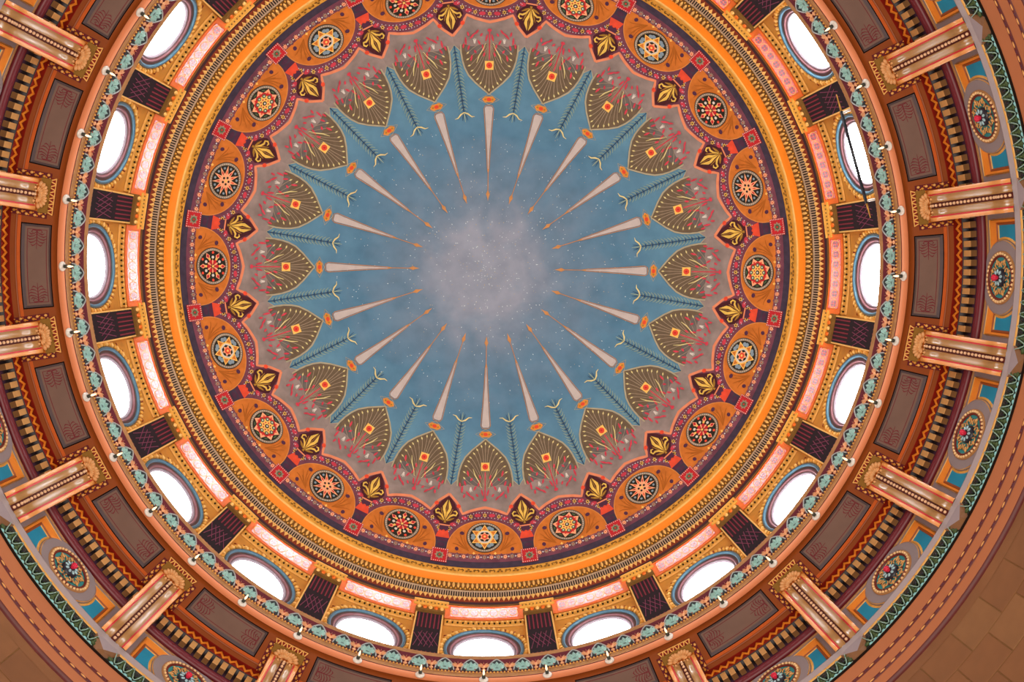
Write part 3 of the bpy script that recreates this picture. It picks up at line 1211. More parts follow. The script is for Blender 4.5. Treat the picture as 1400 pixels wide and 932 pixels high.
for i, k in enumerate(INT):
    o = win if i == 0 else copy_tree(win)
    o.name = 'window_%d' % (i + 1)
    lv = 7.0 + 21 * (0.5 + 0.5 * cos((k - 7.5) * STEP))
    for c in o.children:
        if c.name.startswith('pane'):
            c.color = (lv * 0.93, lv * 0.97, lv, 1)
    put(o, k, *WO)
    struct(o)

# drum pilasters
PO = (9.1, 21.52)
PT = zr(9.06, 483)
piers = bpy.data.objects.new('drum_pilaster', None)
COL.objects.link(piers)
mb = MB()
zc_ = (21.52 + PT) / 2
mb.box((0, 9.14, zc_), 0.74, 0.10, PT - 21.52, 'gilt')
for x in (-0.345, 0.345):
    mb.box((x, 9.085, zc_), 0.035, 0.05, PT - 21.52, 'gilt_pale')
mb.box((0, 9.085, PT - 0.02), 0.72, 0.05, 0.06, 'gilt_pale')
mb.build('shaft', piers, org=PO)
mb = MB()
mb.box((0, 9.085, zc_ - 0.03), 0.655, 0.03, PT - 21.52 - 0.05, 'pilaster_dark')
dark = mb.build('dark_panel', piers, org=PO)
mb = MB()
for i in range(6):
    x = -0.26 + 0.104 * i
    for za, zb in ((21.7, 22.7), (24.2, PT - 0.12)):
        mb.box((x, 9.067, (za + zb) / 2), 0.034, 0.008, zb - za, 'pilaster_red')
mb.build('red_stripes', dark, org=PO)
mb = MB()
for i in range(4):
    x = -0.2 + 0.13 * i
    mb.box((x, 9.066, 23.45), 0.016, 0.008, 1.0, 'pilaster_pink', Matrix.Rotation(0.16, 3, 'Y'))
    mb.box((x, 9.063, 23.45), 0.016, 0.008, 0.8, 'pilaster_pink', Matrix.Rotation(-0.35, 3, 'Y'))
mb.build('knot_figure', dark, org=PO)
mb = MB()      # capital
za, zb = zr(9.0, 481.5), zr(9.0, 474)
mb.box((0, 9.09, (za + zb) / 2), 0.78, 0.20, zb - za, 'gilt_dark')
for i in range(5):
    mb.blob((-0.30 + 0.15 * i, 8.995, (za + zb) / 2), 0.058, 0.05, 0.11, 'panel_orange' if i % 2 else 'gilt_pale', None, 8, 5)
mb.build('egg_course', piers, org=PO)
mb = MB()
pr = [(9.10, 25.50), (8.945, zr(8.945, 474)), (8.93, zr(8.93, 473)), (8.87, zr(8.87, 467)), (8.85, zr(8.85, 465.5)), (9.0, zr(8.85, 465.5) + 0.02)]
vs = []
for x in (-0.46, 0.46):
    vs += [(x, r, z) for r, z in pr]
n = len(pr)
mb.add(vs, [(q, q + 1, n + q + 1, n + q) for q in range(n - 1)] + [tuple(range(n)), tuple(range(n, 2 * n))], 'gilt')
for i in range(9):
    mb.blob((-0.38 + 0.095 * i, 8.905, 25.58), 0.028, 0.02, 0.05, 'gilt_dark', None, 6, 4)
    mb.blob((-0.38 + 0.095 * i, 8.872, 25.68), 0.02, 0.02, 0.03, 'red_brown', None, 6, 4)
mb.build('capital', piers, org=PO)
reg(piers)
for i, k in enumerate(HALF):
    o = piers if i == 0 else copy_tree(piers)
    put(o, k, *PO)
    tag(o, 'dark red-striped pilaster between oval windows, %s' % place(k), 'pilaster', 'pilasters between the drum windows')

# ------------------------------------------------------------------ gallery frieze (wall_gallery)
RF = 8.62
FZ0, FZ1 = zr(RF, 562.5), zr(RF, 544.5)
mb = MB()
ring(mb, [(9.2, 21.52), (8.63, 21.52)], 'lilac_grey')
ring(mb, [(8.63, 21.52), (8.60, 21.51), (8.59, 21.48), (8.61, 21.44)], 'lip_tan')
ring(mb, [(8.61, 21.44), (8.60, 21.42), (RF, FZ1)], 'lip_tan')
ring(mb, [(RF, FZ1), (RF, FZ0)], 'frieze_maroon')
wall_gallery = struct(mb.build('wall_gallery', recalc=False))
mb = MB()
ring(mb, [(RF, FZ0), (8.60, 20.66), (8.61, 20.63)], 'frieze_maroon')
ring(mb, [(8.61, 20.63), (8.585, 20.585), (8.61, 20.53)], 'lip_tan')
ring(mb, [(8.61, 20.53), (8.60, 20.50), (8.585, 20.45), (8.61, 20.41)], 'lip_tan')
ring(mb, [(8.61, 20.41), (8.62, 20.37), (8.625, 20.34)], 'fascia_dark')
ring(mb, [(8.60, 20.345), (8.61, 20.335), (8.735, 20.335), (8.74, 20.345)], 'lip_salmon')
trim2 = struct(mb.build('trim_2', recalc=False))
mb = MB()
for i in range(720):
    a = 2 * PI * i / 720
    mb.box(P(a, 8.583, 20.585), 0.03, 0.015, 0.07, 'gold_line', Matrix.Rotation(-a, 3, 'Z'))
stuff(mb.build('rope_moulding', trim2))

NF = 95
FO = (RF, FZ0)
H = FZ1 - FZ0


def FP(x, z, off):
    return P(x / RF, RF - off, FZ0 + z)


def fpoly(mb, pts, off, m, thick=0.0):
    front = [FP(x, z, off) for x, z in pts]
    n = len(pts)
    mb.add(front, [tuple(range(n))], m)
    if thick:
        back = [FP(x, z, off - thick) for x, z in pts]
        mb.add(front + back, [(i, (i + 1) % n, n + (i + 1) % n, n + i) for i in range(n)], m)


# teal palmette
mb = MB()
arch = [(-0.205, 0.03), (-0.195, 0.12), (-0.175, 0.27), (-0.13, 0.43), (-0.06, 0.56), (0, 0.62)]
out = arch + [(-x, z) for x, z in arch[-2::-1]]
fpoly(mb, out, 0.012, 'palm_dark', 0.012)
palm = mb.build('palmette', wall_gallery, org=None)
mb = MB()
mb.tube([FP(x, z, 0.02) for x, z in out], 0.017, 'palm_outline', 5)
mb.build('outline', palm)
mb = MB()
for i in range(9):
    t = (i - 4) * 0.33
    L_ = (0.40, 0.36, 0.29, 0.215, 0.165)[abs(i - 4)]
    c0 = (0.0, 0.12)
    dx, dz = sin(t), cos(t)
    w = 0.05
    q = [(c0[0] + dx * 0.04, c0[1] + dz * 0.04), (c0[0] + dx * L_ * 0.6 + dz * w, c0[1] + dz * L_ * 0.6 - dx * w), (c0[0] + dx * L_, c0[1] + dz * L_),
         (c0[0] + dx * L_ * 0.6 - dz * w, c0[1] + dz * L_ * 0.6 + dx * w)]
    top = FP(c0[0] + dx * L_ * 0.55, c0[1] + dz * L_ * 0.55, 0.06)
    base = [FP(x, z, 0.02) for x, z in q]
    mb.add(base + [top], [(0, 1, 4), (1, 2, 4), (2, 3, 4), (3, 0, 4)], 'palm_teal')
fpoly(mb, [(-0.10, 0.03), (0.10, 0.03), (0.06, 0.12), (-0.06, 0.12)], 0.03, 'palm_teal', 0.02)
for q in (-1, 1):
    mb.blob(FP(q * 0.10, 0.06, 0.03), 0.016, 0.015, 0.02, 'anthem_red', None, 6, 4)
mb.build('leaf_fan', palm)
palm_ks = [20.0 * (i + 0.5) / NF for i in range(NF)]
spread(palm, palm_ks, parent=wall_gallery)
# tan burst
mb = MB()
for i in range(11):
    t = (i - 5) * 0.33
    L_ = 0.31 - 0.038 * abs(i - 5)
    c0 = (0.0, 0.22)
    dx, dz = sin(t), cos(t)
    w = 0.017
    q = [(c0[0] + dx * 0.02 + dz * w, c0[1] + dz * 0.02 - dx * w), (c0[0] + dx * L_, c0[1] + dz * L_), (c0[0] + dx * 0.02 - dz * w, c0[1] + dz * 0.02 + dx * w)]
    base = [FP(x, z, 0.012) for x, z in q]
    top = FP(c0[0] + dx * 0.1, c0[1] + dz * 0.1, 0.055)
    mb.add(base + [top], [(0, 1, 3), (1, 2, 3), (2, 0, 3)], 'anthem_tan')
burst = mb.build('flower_burst', wall_gallery)
mb = MB()
mb.blob(FP(0, 0.24, 0.03), 0.045, 0.03, 0.12, 'anthem_tan', None, 8, 5)
mb.blob(FP(0, 0.05, 0.02), 0.05, 0.03, 0.05, 'anthem_tan', None, 6, 4)
mb.blob(FP(0, 0.25, 0.065), 0.025, 0.01, 0.04, 'anthem_red', None, 6, 4)
mb.build('bud', burst)
spread(burst, [20.0 * i / NF for i in range(NF)], parent=wall_gallery)

# ------------------------------------------------------------------ gallery soffit
mb = MB()
ZS = 20.36
ring(mb, [(8.735, ZS - 0.012), (8.735, ZS), (zr(1, 1) and 588.0 * ZS / F, ZS)], 'soffit_brown')
ring(mb, [(629.5 * ZS / F, ZS), (9.56, ZS)], 'soffit_orange')
ring(mb, [(9.56, ZS), (9.575, ZS - 0.02), (9.60, ZS - 0.02), (9.61, ZS)], 'soffit_brown')
ring(mb, [(9.61, ZS), (9.70, ZS)], 'soffit_brown')
RI, RO = 588.0 * ZS / F, 629.5 * ZS / F
KP = 0.298
for k in range(NB):
    ring(mb, [(RI, ZS), (RO, ZS)], 'soffit_brown', 12, True, (k + KP) * STEP, (k + 1 - KP) * STEP)
ring(mb, [(8.735, ZS + 0.3), (9.75, ZS + 0.3)], 'umber', 120)
soffit = struct(mb.build('trim_3', recalc=False))

# coffer panels
CO = (9.2, ZS)
coffer = bpy.data.objects.new('coffer_panel', None)
COL.objects.link(coffer)


def CPn(mb, k0, k1, ra, rb, za, zb, m, n=14):
    """arc strip from radius ra (height za) to rb (height zb)"""
    vs = []
    for i in range(n + 1):
        a = (k0 + (k1 - k0) * i / n) * STEP
        vs += [P(a, ra, za), P(a, rb, zb)]
    mb.add(vs, [(2 * i, 2 * i + 2, 2 * i + 3, 2 * i + 1) for i in range(n)], m)


def arc_quad(mb, k0a, k0b, ra0, ra1, rb0, rb1, za, zb, m):
    """end bevel: from angle k0a (edge, radii ra0..ra1) to k0b (radii rb0..rb1)"""
    mb.add([P(k0a * STEP, ra0, za), P(k0a * STEP, ra1, za), P(k0b * STEP, rb1, zb), P(k0b * STEP, rb0, zb)], [(0, 1, 2, 3)], m)


steps = [(0.0, 0.0, 0.0), (0.026, 0.0085, 0.010), (0.085, 0.023, 0.07)]
mb = MB()
for j in range(2):
    (ea, ka, ha), (eb, kb, hb) = steps[j], steps[j + 1]
    m = 'coffer_line' if j == 0 else 'coffer_bevel'
    CPn(mb, -KP + ka, KP - ka, RI + ea, RI + eb, ZS + ha, ZS + hb, m)
    CPn(mb, -KP + ka, KP - ka, RO - ea * 0.7, RO - eb * 0.7, ZS + ha, ZS + hb, m)
    for q in (-1, 1):
        arc_quad(mb, q * (KP - ka), q * (KP - kb), RI + ea, RO - ea * 0.7, RI + eb, RO - eb * 0.7, ZS + ha, ZS + hb, m)
mb.build('frame', coffer, org=CO, recalc=False)
mb = MB()
ra, rb, kk, hh = RI + 0.085, RO - 0.0595, KP - 0.023, ZS + 0.07
CPn(mb, -kk, kk, ra, (ra + rb) / 2, hh, hh, 'coffer_panel')
CPn(mb, -kk, kk, (ra + rb) / 2, rb, hh, hh, 'coffer_panel')
fld = mb.build('field', coffer, org=CO, recalc=False)
mb = MB()
hz = hh - 0.004
for rr in (ra + 0.035, rb - 0.06):
    CPn(mb, -kk + 0.016, kk - 0.016, rr, rr + 0.014, hz, hz, 'coffer_red')
for q in (-1, 1):
    a_ = q * (kk - 0.016)
    b_ = q * (kk - 0.020)
    CPn(mb, min(a_, b_), max(a_, b_), ra + 0.035, rb - 0.05, hz, hz, 'coffer_red', 1)
mb.build('red_line', fld, org=CO, recalc=False)
mb = MB()
rm = (ra + rb) / 2


def cp2(x, y):
    """x lateral metres, y radial metres from the panel middle"""
    return P(x / rm, rm + y, hz)


def cline(mb, pts, ws):
    n = len(pts)
    Lf, Rt = [], []
    for i in range(n):
        a, b = pts[max(0, i - 1)], pts[min(n - 1, i + 1)]
        dx, dy = b[0] - a[0], b[1] - a[1]
        l = math.hypot(dx, dy) or 1
        Lf.append(cp2(pts[i][0] - dy / l * ws[i] / 2, pts[i][1] + dx / l * ws[i] / 2))
        Rt.append(cp2(pts[i][0] + dy / l * ws[i] / 2, pts[i][1] - dx / l * ws[i] / 2))
    mb.add(Lf + Rt, [(i, i + 1, n + i + 1, n + i) for i in range(n - 1)], 'coffer_red')


for q in (-1, 1):
    xb = q * 0.72
    cline(mb, [(xb, 0), (xb - q * 0.38, 0)], [0.03, 0.008])
    for j, (d, l) in enumerate(((0.02, 0.16), (0.07, 0.20), (0.13, 0.20), (0.19, 0.17), (0.25, 0.12))):
        for w in (-1, 1):
            x = xb - q * d
            cline(mb, [(x, 0), (x - q * 0.045, w * l * 0.35), (x - q * 0.06, w * l * 0.7), (x - q * 0.03, w * l)], [0.008, 0.016, 0.026, 0.006])
    for w in (-1, 1):
        cline(mb, [(xb + q * 0.0, 0), (xb + q * 0.01, w * 0.08), (xb - q * 0.03, w * 0.11), (xb - q * 0.05, w * 0.07)], [0.02, 0.022, 0.02, 0.01])
mb.build('palmette_ornament', fld, org=CO, recalc=False)
reg(coffer)
first = True
for k in INT:
    if not in_view(k, 9.2, ZS, 60):
        continue
    o = coffer if first else copy_tree(coffer)
    first = False
    put(o, k, *CO)
    tag(o, 'grey-brown coffer panel with red palmettes, %s' % place(k), 'panel', 'coffer panels under the gallery')

# ------------------------------------------------------------------ entablature under the soffit (trim_4): zigzag, dentils, maroon roll
mb = MB()
ring(mb, [(9.70, ZS), (9.72, zr(9.72, 645.5)), (9.72, zr(9.72, 655))], 'zig_red')
ring(mb, [(9.72, zr(9.72, 655)), (9.722, 20.028), (9.86, 20.02)], 'dentil_gap')
ring(mb, [(9.86, 20.02), (9.86, 19.80)], 'dentil_gap')
ring(mb, [(9.86, 19.80), (9.86, 19.69)], 'dentil_purple')
ring(mb, [(9.86, 19.69), (9.865, 19.62), (9.89, 19.575), (9.93, 19.555), (9.97, 19.56), (9.985, 19.58)], 'maroon_gloss')
ring(mb, [(9.985, 19.58), (9.975, 19.545), (10.0, 19.52)], 'lip_tan')
trim4 = struct(mb.build('trim_4', recalc=False))
mb = MB()
NZ = NB * 17
for i in range(NZ):
    a = 2 * PI * i / NZ
    w = PI / NZ
    zt, zb = zr(9.70, 646.2), zr(9.70, 653.6)
    th = (zt - zb) * 0.34
    A, B, C_ = P(a - w, 9.70, zt), P(a, 9.70, zb), P(a + w, 9.70, zt)
    A2, B2, C2 = P(a - w, 9.70, zt - th), P(a, 9.70, zb + th), P(a + w, 9.70, zt - th)
    # a gilt chevron, proud of the red ground
    vs = [P(a - w, 9.695, zt), P(a - w, 9.695, zt - th), P(a, 9.695, zb), P(a, 9.695, zb + th), P(a + w, 9.695, zt), P(a + w, 9.695, zt - th)]
    bk = [P(a - w, 9.715, zt), P(a - w, 9.715, zt - th), P(a, 9.715, zb), P(a, 9.715, zb + th), P(a + w, 9.715, zt), P(a + w, 9.715, zt - th)]
    mb.add(vs + bk, [(0, 1, 2, 3), (3, 2, 5, 4), (1, 7, 8, 2), (2, 8, 11, 5), (0, 3, 9, 6), (3, 4, 10, 9)], 'zig_gold')
stuff(mb.build('chevron_band', trim4, recalc=False))

mb = MB()
dz0, dz1 = zr(9.735, 666.4), 20.015
mb.box((0, 9.795, (dz0 + dz1) / 2), 0.122, 0.122, dz1 - dz0, 'dentil_tan')
DO = (9.8, (dz0 + dz1) / 2)
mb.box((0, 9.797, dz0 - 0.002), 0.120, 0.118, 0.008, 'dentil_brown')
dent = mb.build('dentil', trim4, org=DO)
rest = MB()
first = True
for i in range(NB * 16):
    k = (i + 0.5) / 16
    if abs((k + 0.5) % 1.0 - 0.5) > 0.5 - 0.09 and True:
        pass
    fr = k % 1.0
    if 0.41 < fr < 0.59:
        continue                      # behind the bracket
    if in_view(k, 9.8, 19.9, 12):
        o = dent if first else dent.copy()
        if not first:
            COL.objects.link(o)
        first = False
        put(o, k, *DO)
    else:
        a = k * STEP
        rest.box(P(a, 9.795, (dz0 + dz1) / 2), 0.122, 0.122, dz1 - dz0, 'dentil_tan', Matrix.Rotation(-a, 3, 'Z'))
stuff(rest.build('dentil_run', trim4))

# ------------------------------------------------------------------ frieze wall with blue panels (wall_frieze)
RR = 10.0
mb = MB()
ring(mb, [(RR, 19.53), (RR, 18.38)], 'lilac_grey')
wall_frieze = struct(mb.build('wall_frieze', recalc=False))


def GP(x, z, off=0.0):
    return P(x / RR, RR - off, z)


def gribbon(mb, pts, w, off, m, side=None, thick=0.05):
    """flat-topped bar along a polyline on the wall"""
    n = len(pts)
    Lf, Rt = [], []
    for i in range(n):
        a, b = pts[max(0, i - 1)], pts[min(n - 1, i + 1)]
        dx, dy = b[0] - a[0], b[1] - a[1]
        l = math.hypot(dx, dy) or 1
        Lf.append((pts[i][0] - dy / l * w / 2, pts[i][1] + dx / l * w / 2))
        Rt.append((pts[i][0] + dy / l * w / 2, pts[i][1] - dx / l * w / 2))
    cm = [(p[0], p[1]) for p in pts]
    vs = [GP(x, z, off - thick) for x, z in Lf] + [GP(x, z, off) for x, z in cm] + [GP(x, z, off - thick) for x, z in Rt]
    fs = []
    for i in range(n - 1):
        fs += [(i, i + 1, n + i + 1, n + i), (n + i, n + i + 1, 2 * n + i + 1, 2 * n + i)]
    mb.add(vs, fs, m)


ZR = 18.91
DR = 0.76
sg = None
for q in (-1, 1):
    aT = math.asin(min(1, (19.31 - ZR) / DR))
    mb = MB()
    arcpts = [(q * DR * cos(t), ZR + DR * sin(t)) for t in np.linspace(math.asin((19.09 - ZR) / DR), -0.80, 8)]
    poly = [(q * 1.04, 19.09)] + arcpts + [(q * 1.04, ZR - DR * sin(0.8))]
    mb.add([GP(x, z, 0.004) for x, z in poly], [tuple(range(len(poly)))], 'panel_blue')
    bp = mb.build('blue_panel', wall_frieze, recalc=False)
    mb = MB()
    # sunk gilt frame: broad lit slope at the top, narrow at the side and along the disc
    vs = [GP(q * 0.52, 19.33, 0.045), GP(q * 1.12, 19.36, 0.045), GP(q * 1.04, 19.10, 0.006), GP(q * 0.74, 19.10, 0.006)]
    mb.add(vs, [(0, 1, 2, 3)], 'frame_gold')
    vs = [GP(q * 1.12, 19.36, 0.045), GP(q * 1.12, 18.34, 0.045), GP(q * 1.04, 18.34, 0.006), GP(q * 1.04, 19.10, 0.006)]
    mb.add(vs, [(0, 1, 2, 3)], 'frame_gold')
    gribbon(mb, [(q * 0.50, 19.345), (q * 1.135, 19.375), (q * 1.135, 18.34)], 0.035, 0.055, 'gold_line', thick=0.055)
    gribbon(mb, [(q * 0.74, 19.10), (q * 1.04, 19.10), (q * 1.04, 18.34)], 0.03, 0.02, 'gold_line', thick=0.02)
    gribbon(mb, [(q * 0.70, 19.135), (q * 1.055, 19.145), (q * 1.055, 18.34)], 0.075, 0.034, 'soffit_brown', thick=0.02)  # brown bar paints in the shaded line between gilt and blue
    gribbon(mb, arcpts, 0.07, 0.03, 'gold_line', thick=0.03)
    gribbon(mb, [(x * 0.95, ZR + (z - ZR) * 0.95) for x, z in arcpts], 0.03, 0.06, 'gold_line', thick=0.04)
    mb.build('gilt_frame', bp, recalc=False)
    spread(bp, [k for k in INT if in_view(k + q * 0.2, RR, 18.9, 80)], parent=wall_frieze)
mb = MB()
nn = 40
vs = [GP(0, ZR, 0.055)]
for rr_, off in ((0.5, 0.055), (0.70, 0.055), (0.735, 0.04), (0.74, 0.0)):
    vs += [GP(rr_ * cos(2 * PI * i / nn), ZR + max(-0.49, min(rr_ * sin(2 * PI * i / nn), 0.60)), off) for i in range(nn)]
fs = [(0, 1 + i, 1 + (i + 1) % nn) for i in range(nn)]
for j in range(3):
    for i in range(nn):
        a, b = 1 + j * nn, 1 + (j + 1) * nn
        fs.append((a + i, a + (i + 1) % nn, b + (i + 1) % nn, b + i))
mb.add(vs, fs, 'lilac_grey')
disc = mb.build('grey_disc', wall_frieze, recalc=False)
VIS = [k for k in INT if in_view(k, RR, 18.9, 90)]
spread(disc, VIS, parent=wall_frieze)

# rosettes
RO_ = (9.94, ZR)
ros = bpy.data.objects.new('beaded_rosette', None)
COL.objects.link(ros)


def circ(r, off, n=36):
    return [GP(r * cos(2 * PI * i / n), ZR + r * sin(2 * PI * i / n), off) for i in range(n)]


def discs(mb, radii, m, n=36, cap=True):
    """concentric rings (r, off)"""
    vs, fs = [], []
    for r, off in radii:
        vs += circ(r, off, n)
    for j in range(len(radii) - 1):
        for i in range(n):
            fs.append((j * n + i, j * n + (i + 1) % n, (j + 1) * n + (i + 1) % n, (j + 1) * n + i))
    if cap:
        vs.append(GP(0, ZR, radii[-1][1]))
        for i in range(n):
            fs.append(((len(radii) - 1) * n + i, (len(radii) - 1) * n + (i + 1) % n, len(vs) - 1))
    mb.add(vs, fs, m, True)


mb = MB()
discs(mb, [(0.525, 0.05), (0.52, 0.085), (0.50, 0.09), (0.49, 0.07)], 'lip_tan', cap=False)
discs(mb, [(0.49, 0.07), (0.455, 0.06), (0.445, 0.085), (0.43, 0.10), (0.41, 0.095), (0.40, 0.07)], 'ros_maroon', cap=False)
mb.build('rim', ros, org=RO_, recalc=False)
mb = MB()
for i in range(34):
    t = 2 * PI * i / 34
    c = GP(0.472 * cos(t), ZR + 0.472 * sin(t), 0.085)
    mb.blob(c, 0.034, 0.03, 0.034, 'ros_bead', None, 6, 4)
mb.build('bead_ring', ros, org=RO_, recalc=False)
mb = MB()
discs(mb, [(0.41, 0.065), (0.37, 0.058), (0.1, 0.058)], 'ros_teal')
mb.build('teal_dish', ros, org=RO_, recalc=False)
mb = MB()
for i in range(8):
    t = 2 * PI * i / 8 + PI / 8
    for q in (-1, 1):
        pts = []
        for j in range(8):
            w = j / 7 * 4.2
            rr_ = 0.075 * (1 - 0.09 * j)
            cx, cy = 0.285 + rr_ * cos(w + PI), q * (0.035 + rr_ * sin(w) * 0.8)
            pts.append(GP(cx * cos(t) - cy * sin(t), ZR + cx * sin(t) + cy * cos(t), 0.085))
        mb.tube(pts, 0.015, 'ros_scroll', 4)
    c = GP(0.32 * cos(t), ZR + 0.32 * sin(t), 0.08)
    mb.blob(c, 0.075, 0.025, 0.028, 'ros_scroll', Matrix.Rotation(-t, 3, 'Y'), 6, 4)
    t += PI / 8
    mb.blob(GP(0.30 * cos(t), ZR + 0.30 * sin(t), 0.08), 0.022, 0.02, 0.022, 'ros_maroon', None, 6, 4)
mb.build('scrollwork', ros, org=RO_, recalc=False)
mb = MB()
discs(mb, [(0.185, 0.06), (0.18, 0.10), (0.15, 0.13), (0.09, 0.14)], 'ros_hub', 24)
hub = mb.build('hub', ros, org=RO_, recalc=False)
mb = MB()
for i in range(9):
    t = 2 * PI * i / 9
    mb.blob(GP(0.118 * cos(t), ZR + 0.118 * sin(t), 0.135), 0.052, 0.02, 0.030, 'ros_petal', Matrix.Rotation(-t, 3, 'Y'), 8, 5)
mb.build('daisy_petals', hub, org=RO_, recalc=False)
mb = MB()
for i in range(6):
    t = 2 * PI * i / 6
    mb.blob(GP(0.036 * cos(t), ZR + 0.036 * sin(t), 0.20), 0.034, 0.05, 0.034, 'ros_boss', None, 6, 4)
mb.blob(GP(0, ZR, 0.235), 0.034, 0.03, 0.034, 'ros_boss', None, 6, 4)
mb.blob(GP(0, ZR, 0.17), 0.05, 0.06, 0.05, 'ros_boss', None, 8, 5)
mb.build('red_boss', hub, org=RO_, recalc=False)
reg(ros)
for i, k in enumerate(VIS):
    o = ros if i == 0 else copy_tree(ros)
    put(o, k, *RO_)
    tag(o, 'round beaded rosette with red boss, %s' % place(k), 'rosette', 'beaded rosettes between the brackets')

# ------------------------------------------------------------------ sill, leaf band, fascias (trim_5)
mb = MB()
ring(mb, [(RR, 18.42), (9.90, 18.34), (9.895, 18.315)], 'sill_grey')
ring(mb, [(9.895, 18.315), (9.965, 18.25)], 'sill_grey')
ring(mb, [(9.965, 18.25), (9.957, 18.24), (9.963, 18.225), (9.985, 18.215)], 'gold_line')
trim5 = struct(mb.build('trim_5', recalc=False))

mb = MB()
BZ0, BZ1 = zr(10.02, 757.5), zr(9.985, 740.5)
ring(mb, [(9.985, BZ1), (10.03, (BZ0 + BZ1) / 2), (10.02, BZ0)], 'leaf_ground')
ring(mb, [(10.02, BZ0), (9.995, BZ0 - 0.01), (10.0, BZ0 - 0.035), (10.03, BZ0 - 0.04)], 'umber')
wall_leaf = struct(mb.build('wall_leaf_band', recalc=False))
# beak under each bracket, closing the sill
BO = (9.95, 18.25)
mb = MB()
f_ = [(-0.32, 9.955, 18.262), (0.32, 9.955, 18.262), (0.30, 9.955, 18.235), (0.0, 9.955, 17.955), (-0.30, 9.955, 18.235)]
mb.add(f_, [(0, 1, 2, 3, 4)], 'sill_grey')
b_ = [(-0.34, 10.06, 18.24), (0.34, 10.06, 18.24), (0.30, 10.04, 18.10), (0.14, 10.03, 17.86), (-0.14, 10.03, 17.86), (-0.30, 10.04, 18.10)]
mb.add([f_[4], f_[3], f_[2], b_[2], b_[3], b_[4], b_[5]], [(0, 1, 5, 6), (1, 4, 5), (1, 2, 3, 4)], 'beak_brown')
beak = mb.build('sill_beak', trim5, org=BO, recalc=False)
ks = [k for k in HALF if in_view(k, 9.95, 18.1, 60)]
reg(beak)
for i, k in enumerate(ks):
    o = beak if i == 0 else copy_tree(beak, trim5)
    put(o, k, *BO)

# acanthus units
NL = 14
LO = (10.0, 18.02)
hb = BZ1 - BZ0
LW = STEP * 10.0 / NL


def LP(x, z, off):
    """z 0..1 over the band"""
    base = 9.985 + 0.045 * sin(min(1, (1 - z) * 1.2) * PI / 2) * 1.0
    return P(x / 10.0, base - off, BZ0 + z * hb)


mb = MB()
for q in (-1, 1):
    pts = [LP(q * LW * t, zz, 0.03) for t, zz in ((0.50, 0.95), (0.40, 0.84), (0.28, 0.56), (0.14, 0.34), (0.02, 0.26))]
    mb.tube(pts, [0.009, 0.012, 0.014, 0.012, 0.009], 'leaf_pale', 4)
leaf = mb.build('acanthus_leaf', wall_leaf, org=LO, recalc=False)
mb = MB()
mb.blob(LP(0, 0.70, 0.015), 0.036, 0.03, 0.072, 'leaf_black', None, 8, 5)
mb.build('dark_drop', leaf, org=LO, recalc=False)
mb = MB()
for dx, zz, rx, rz_ in ((0.5, 0.56, 0.035, 0.07), (0.16, 0.52, 0.02, 0.05), (-0.16, 0.52, 0.02, 0.05), (0.5, 0.36, 0.07, 0.045), (-0.5, 0.36, 0.07, 0.045), (0.42, 0.80, 0.03, 0.03), (0.58, 0.80, 0.03, 0.03)):
    mb.blob(LP(dx * LW, zz, 0.015), rx, 0.03, rz_, 'leaf_olive', None, 7, 4)
mb.build('olive_lobe', leaf, org=LO, recalc=False)
mb = MB()
for j in range(2):
    x = (-0.25 + 0.5 * j) * LW
    mb.blob(LP(x, 0.10, 0.02), 0.055, 0.03, 0.035, 'leaf_cyan', None, 6, 4)
    mb.blob(LP(x + 0.25 * LW, 0.02, 0.02), 0.03, 0.025, 0.02, 'leaf_pale', None, 5, 3)
mb.build('cyan_edge', leaf, org=LO, recalc=False)
reg(leaf)
first = True
for i in range(NB * NL):
    k = (i + 0.5) / NL
    fr = k % 1.0
    if abs(fr - 0.5) < 0.07 or not in_view(k, 10.0, 18.0, 25):
        continue
    o = leaf if first else copy_tree(leaf, wall_leaf)
    first = False
    put(o, k, *LO)

mb = MB()
R1, R2, R3 = 10.03, 10.07, 10.11
z1a, z1b = zr(R1, 759.3), zr(R1, 776.5)
z2a, z2b = zr(R2, 781.3), zr(R2, 793.3)
z3a, z3b = zr(R3, 798.0), zr(R3, 810.5)
ring(mb, [(R1, z1a + 0.01), (R1, z1b)], 'fascia')
ring(mb, [(R1, z1b), (R1 + 0.005, z1b - 0.01), (R2, z2a)], 'fascia_dark')
ring(mb, [(R2, z2a), (R2, z2b)], 'fascia')
ring(mb, [(R2, z2b), (R2 + 0.005, z2b - 0.01), (R3, z3a)], 'fascia_dark')
ring(mb, [(R3, z3a), (R3, z3b)], 'fascia')
ring(mb, [(R3, z3b), (10.17, z3b - 0.01), (10.19, z3b - 0.05)], 'fascia_dark')
trim6 = struct(mb.build('trim_6', recalc=False))
mb = MB()
XO = (10.03, z1b - 0.02)
mb.blob((0, 10.038, z1b - 0.018), 0.065, 0.013, 0.011, 'bead_gold', None, 8, 5)
bead1 = mb.build('long_bead', trim6, org=XO, recalc=False)
mb = MB()
for x in (0.11, 0.145):
    mb.blob((x, 10.04, z1b - 0.018), 0.012, 0.012, 0.010, 'bead_purple', None, 6, 4)
mb.build('reel', bead1, org=XO, recalc=False)
reg(bead1)
first = True
for row, (rr_, zz) in enumerate(((10.03, z1b - 0.02), (10.07, z2b - 0.02))):
    for i in range(NB * 12):
        k = (i + 0.3 * row) / 12
        if not in_view(k, 10.0, zz, 15):
            continue
        o = bead1 if first else copy_tree(bead1, trim6)
        first = False
        put(o, k, rr_, zz)

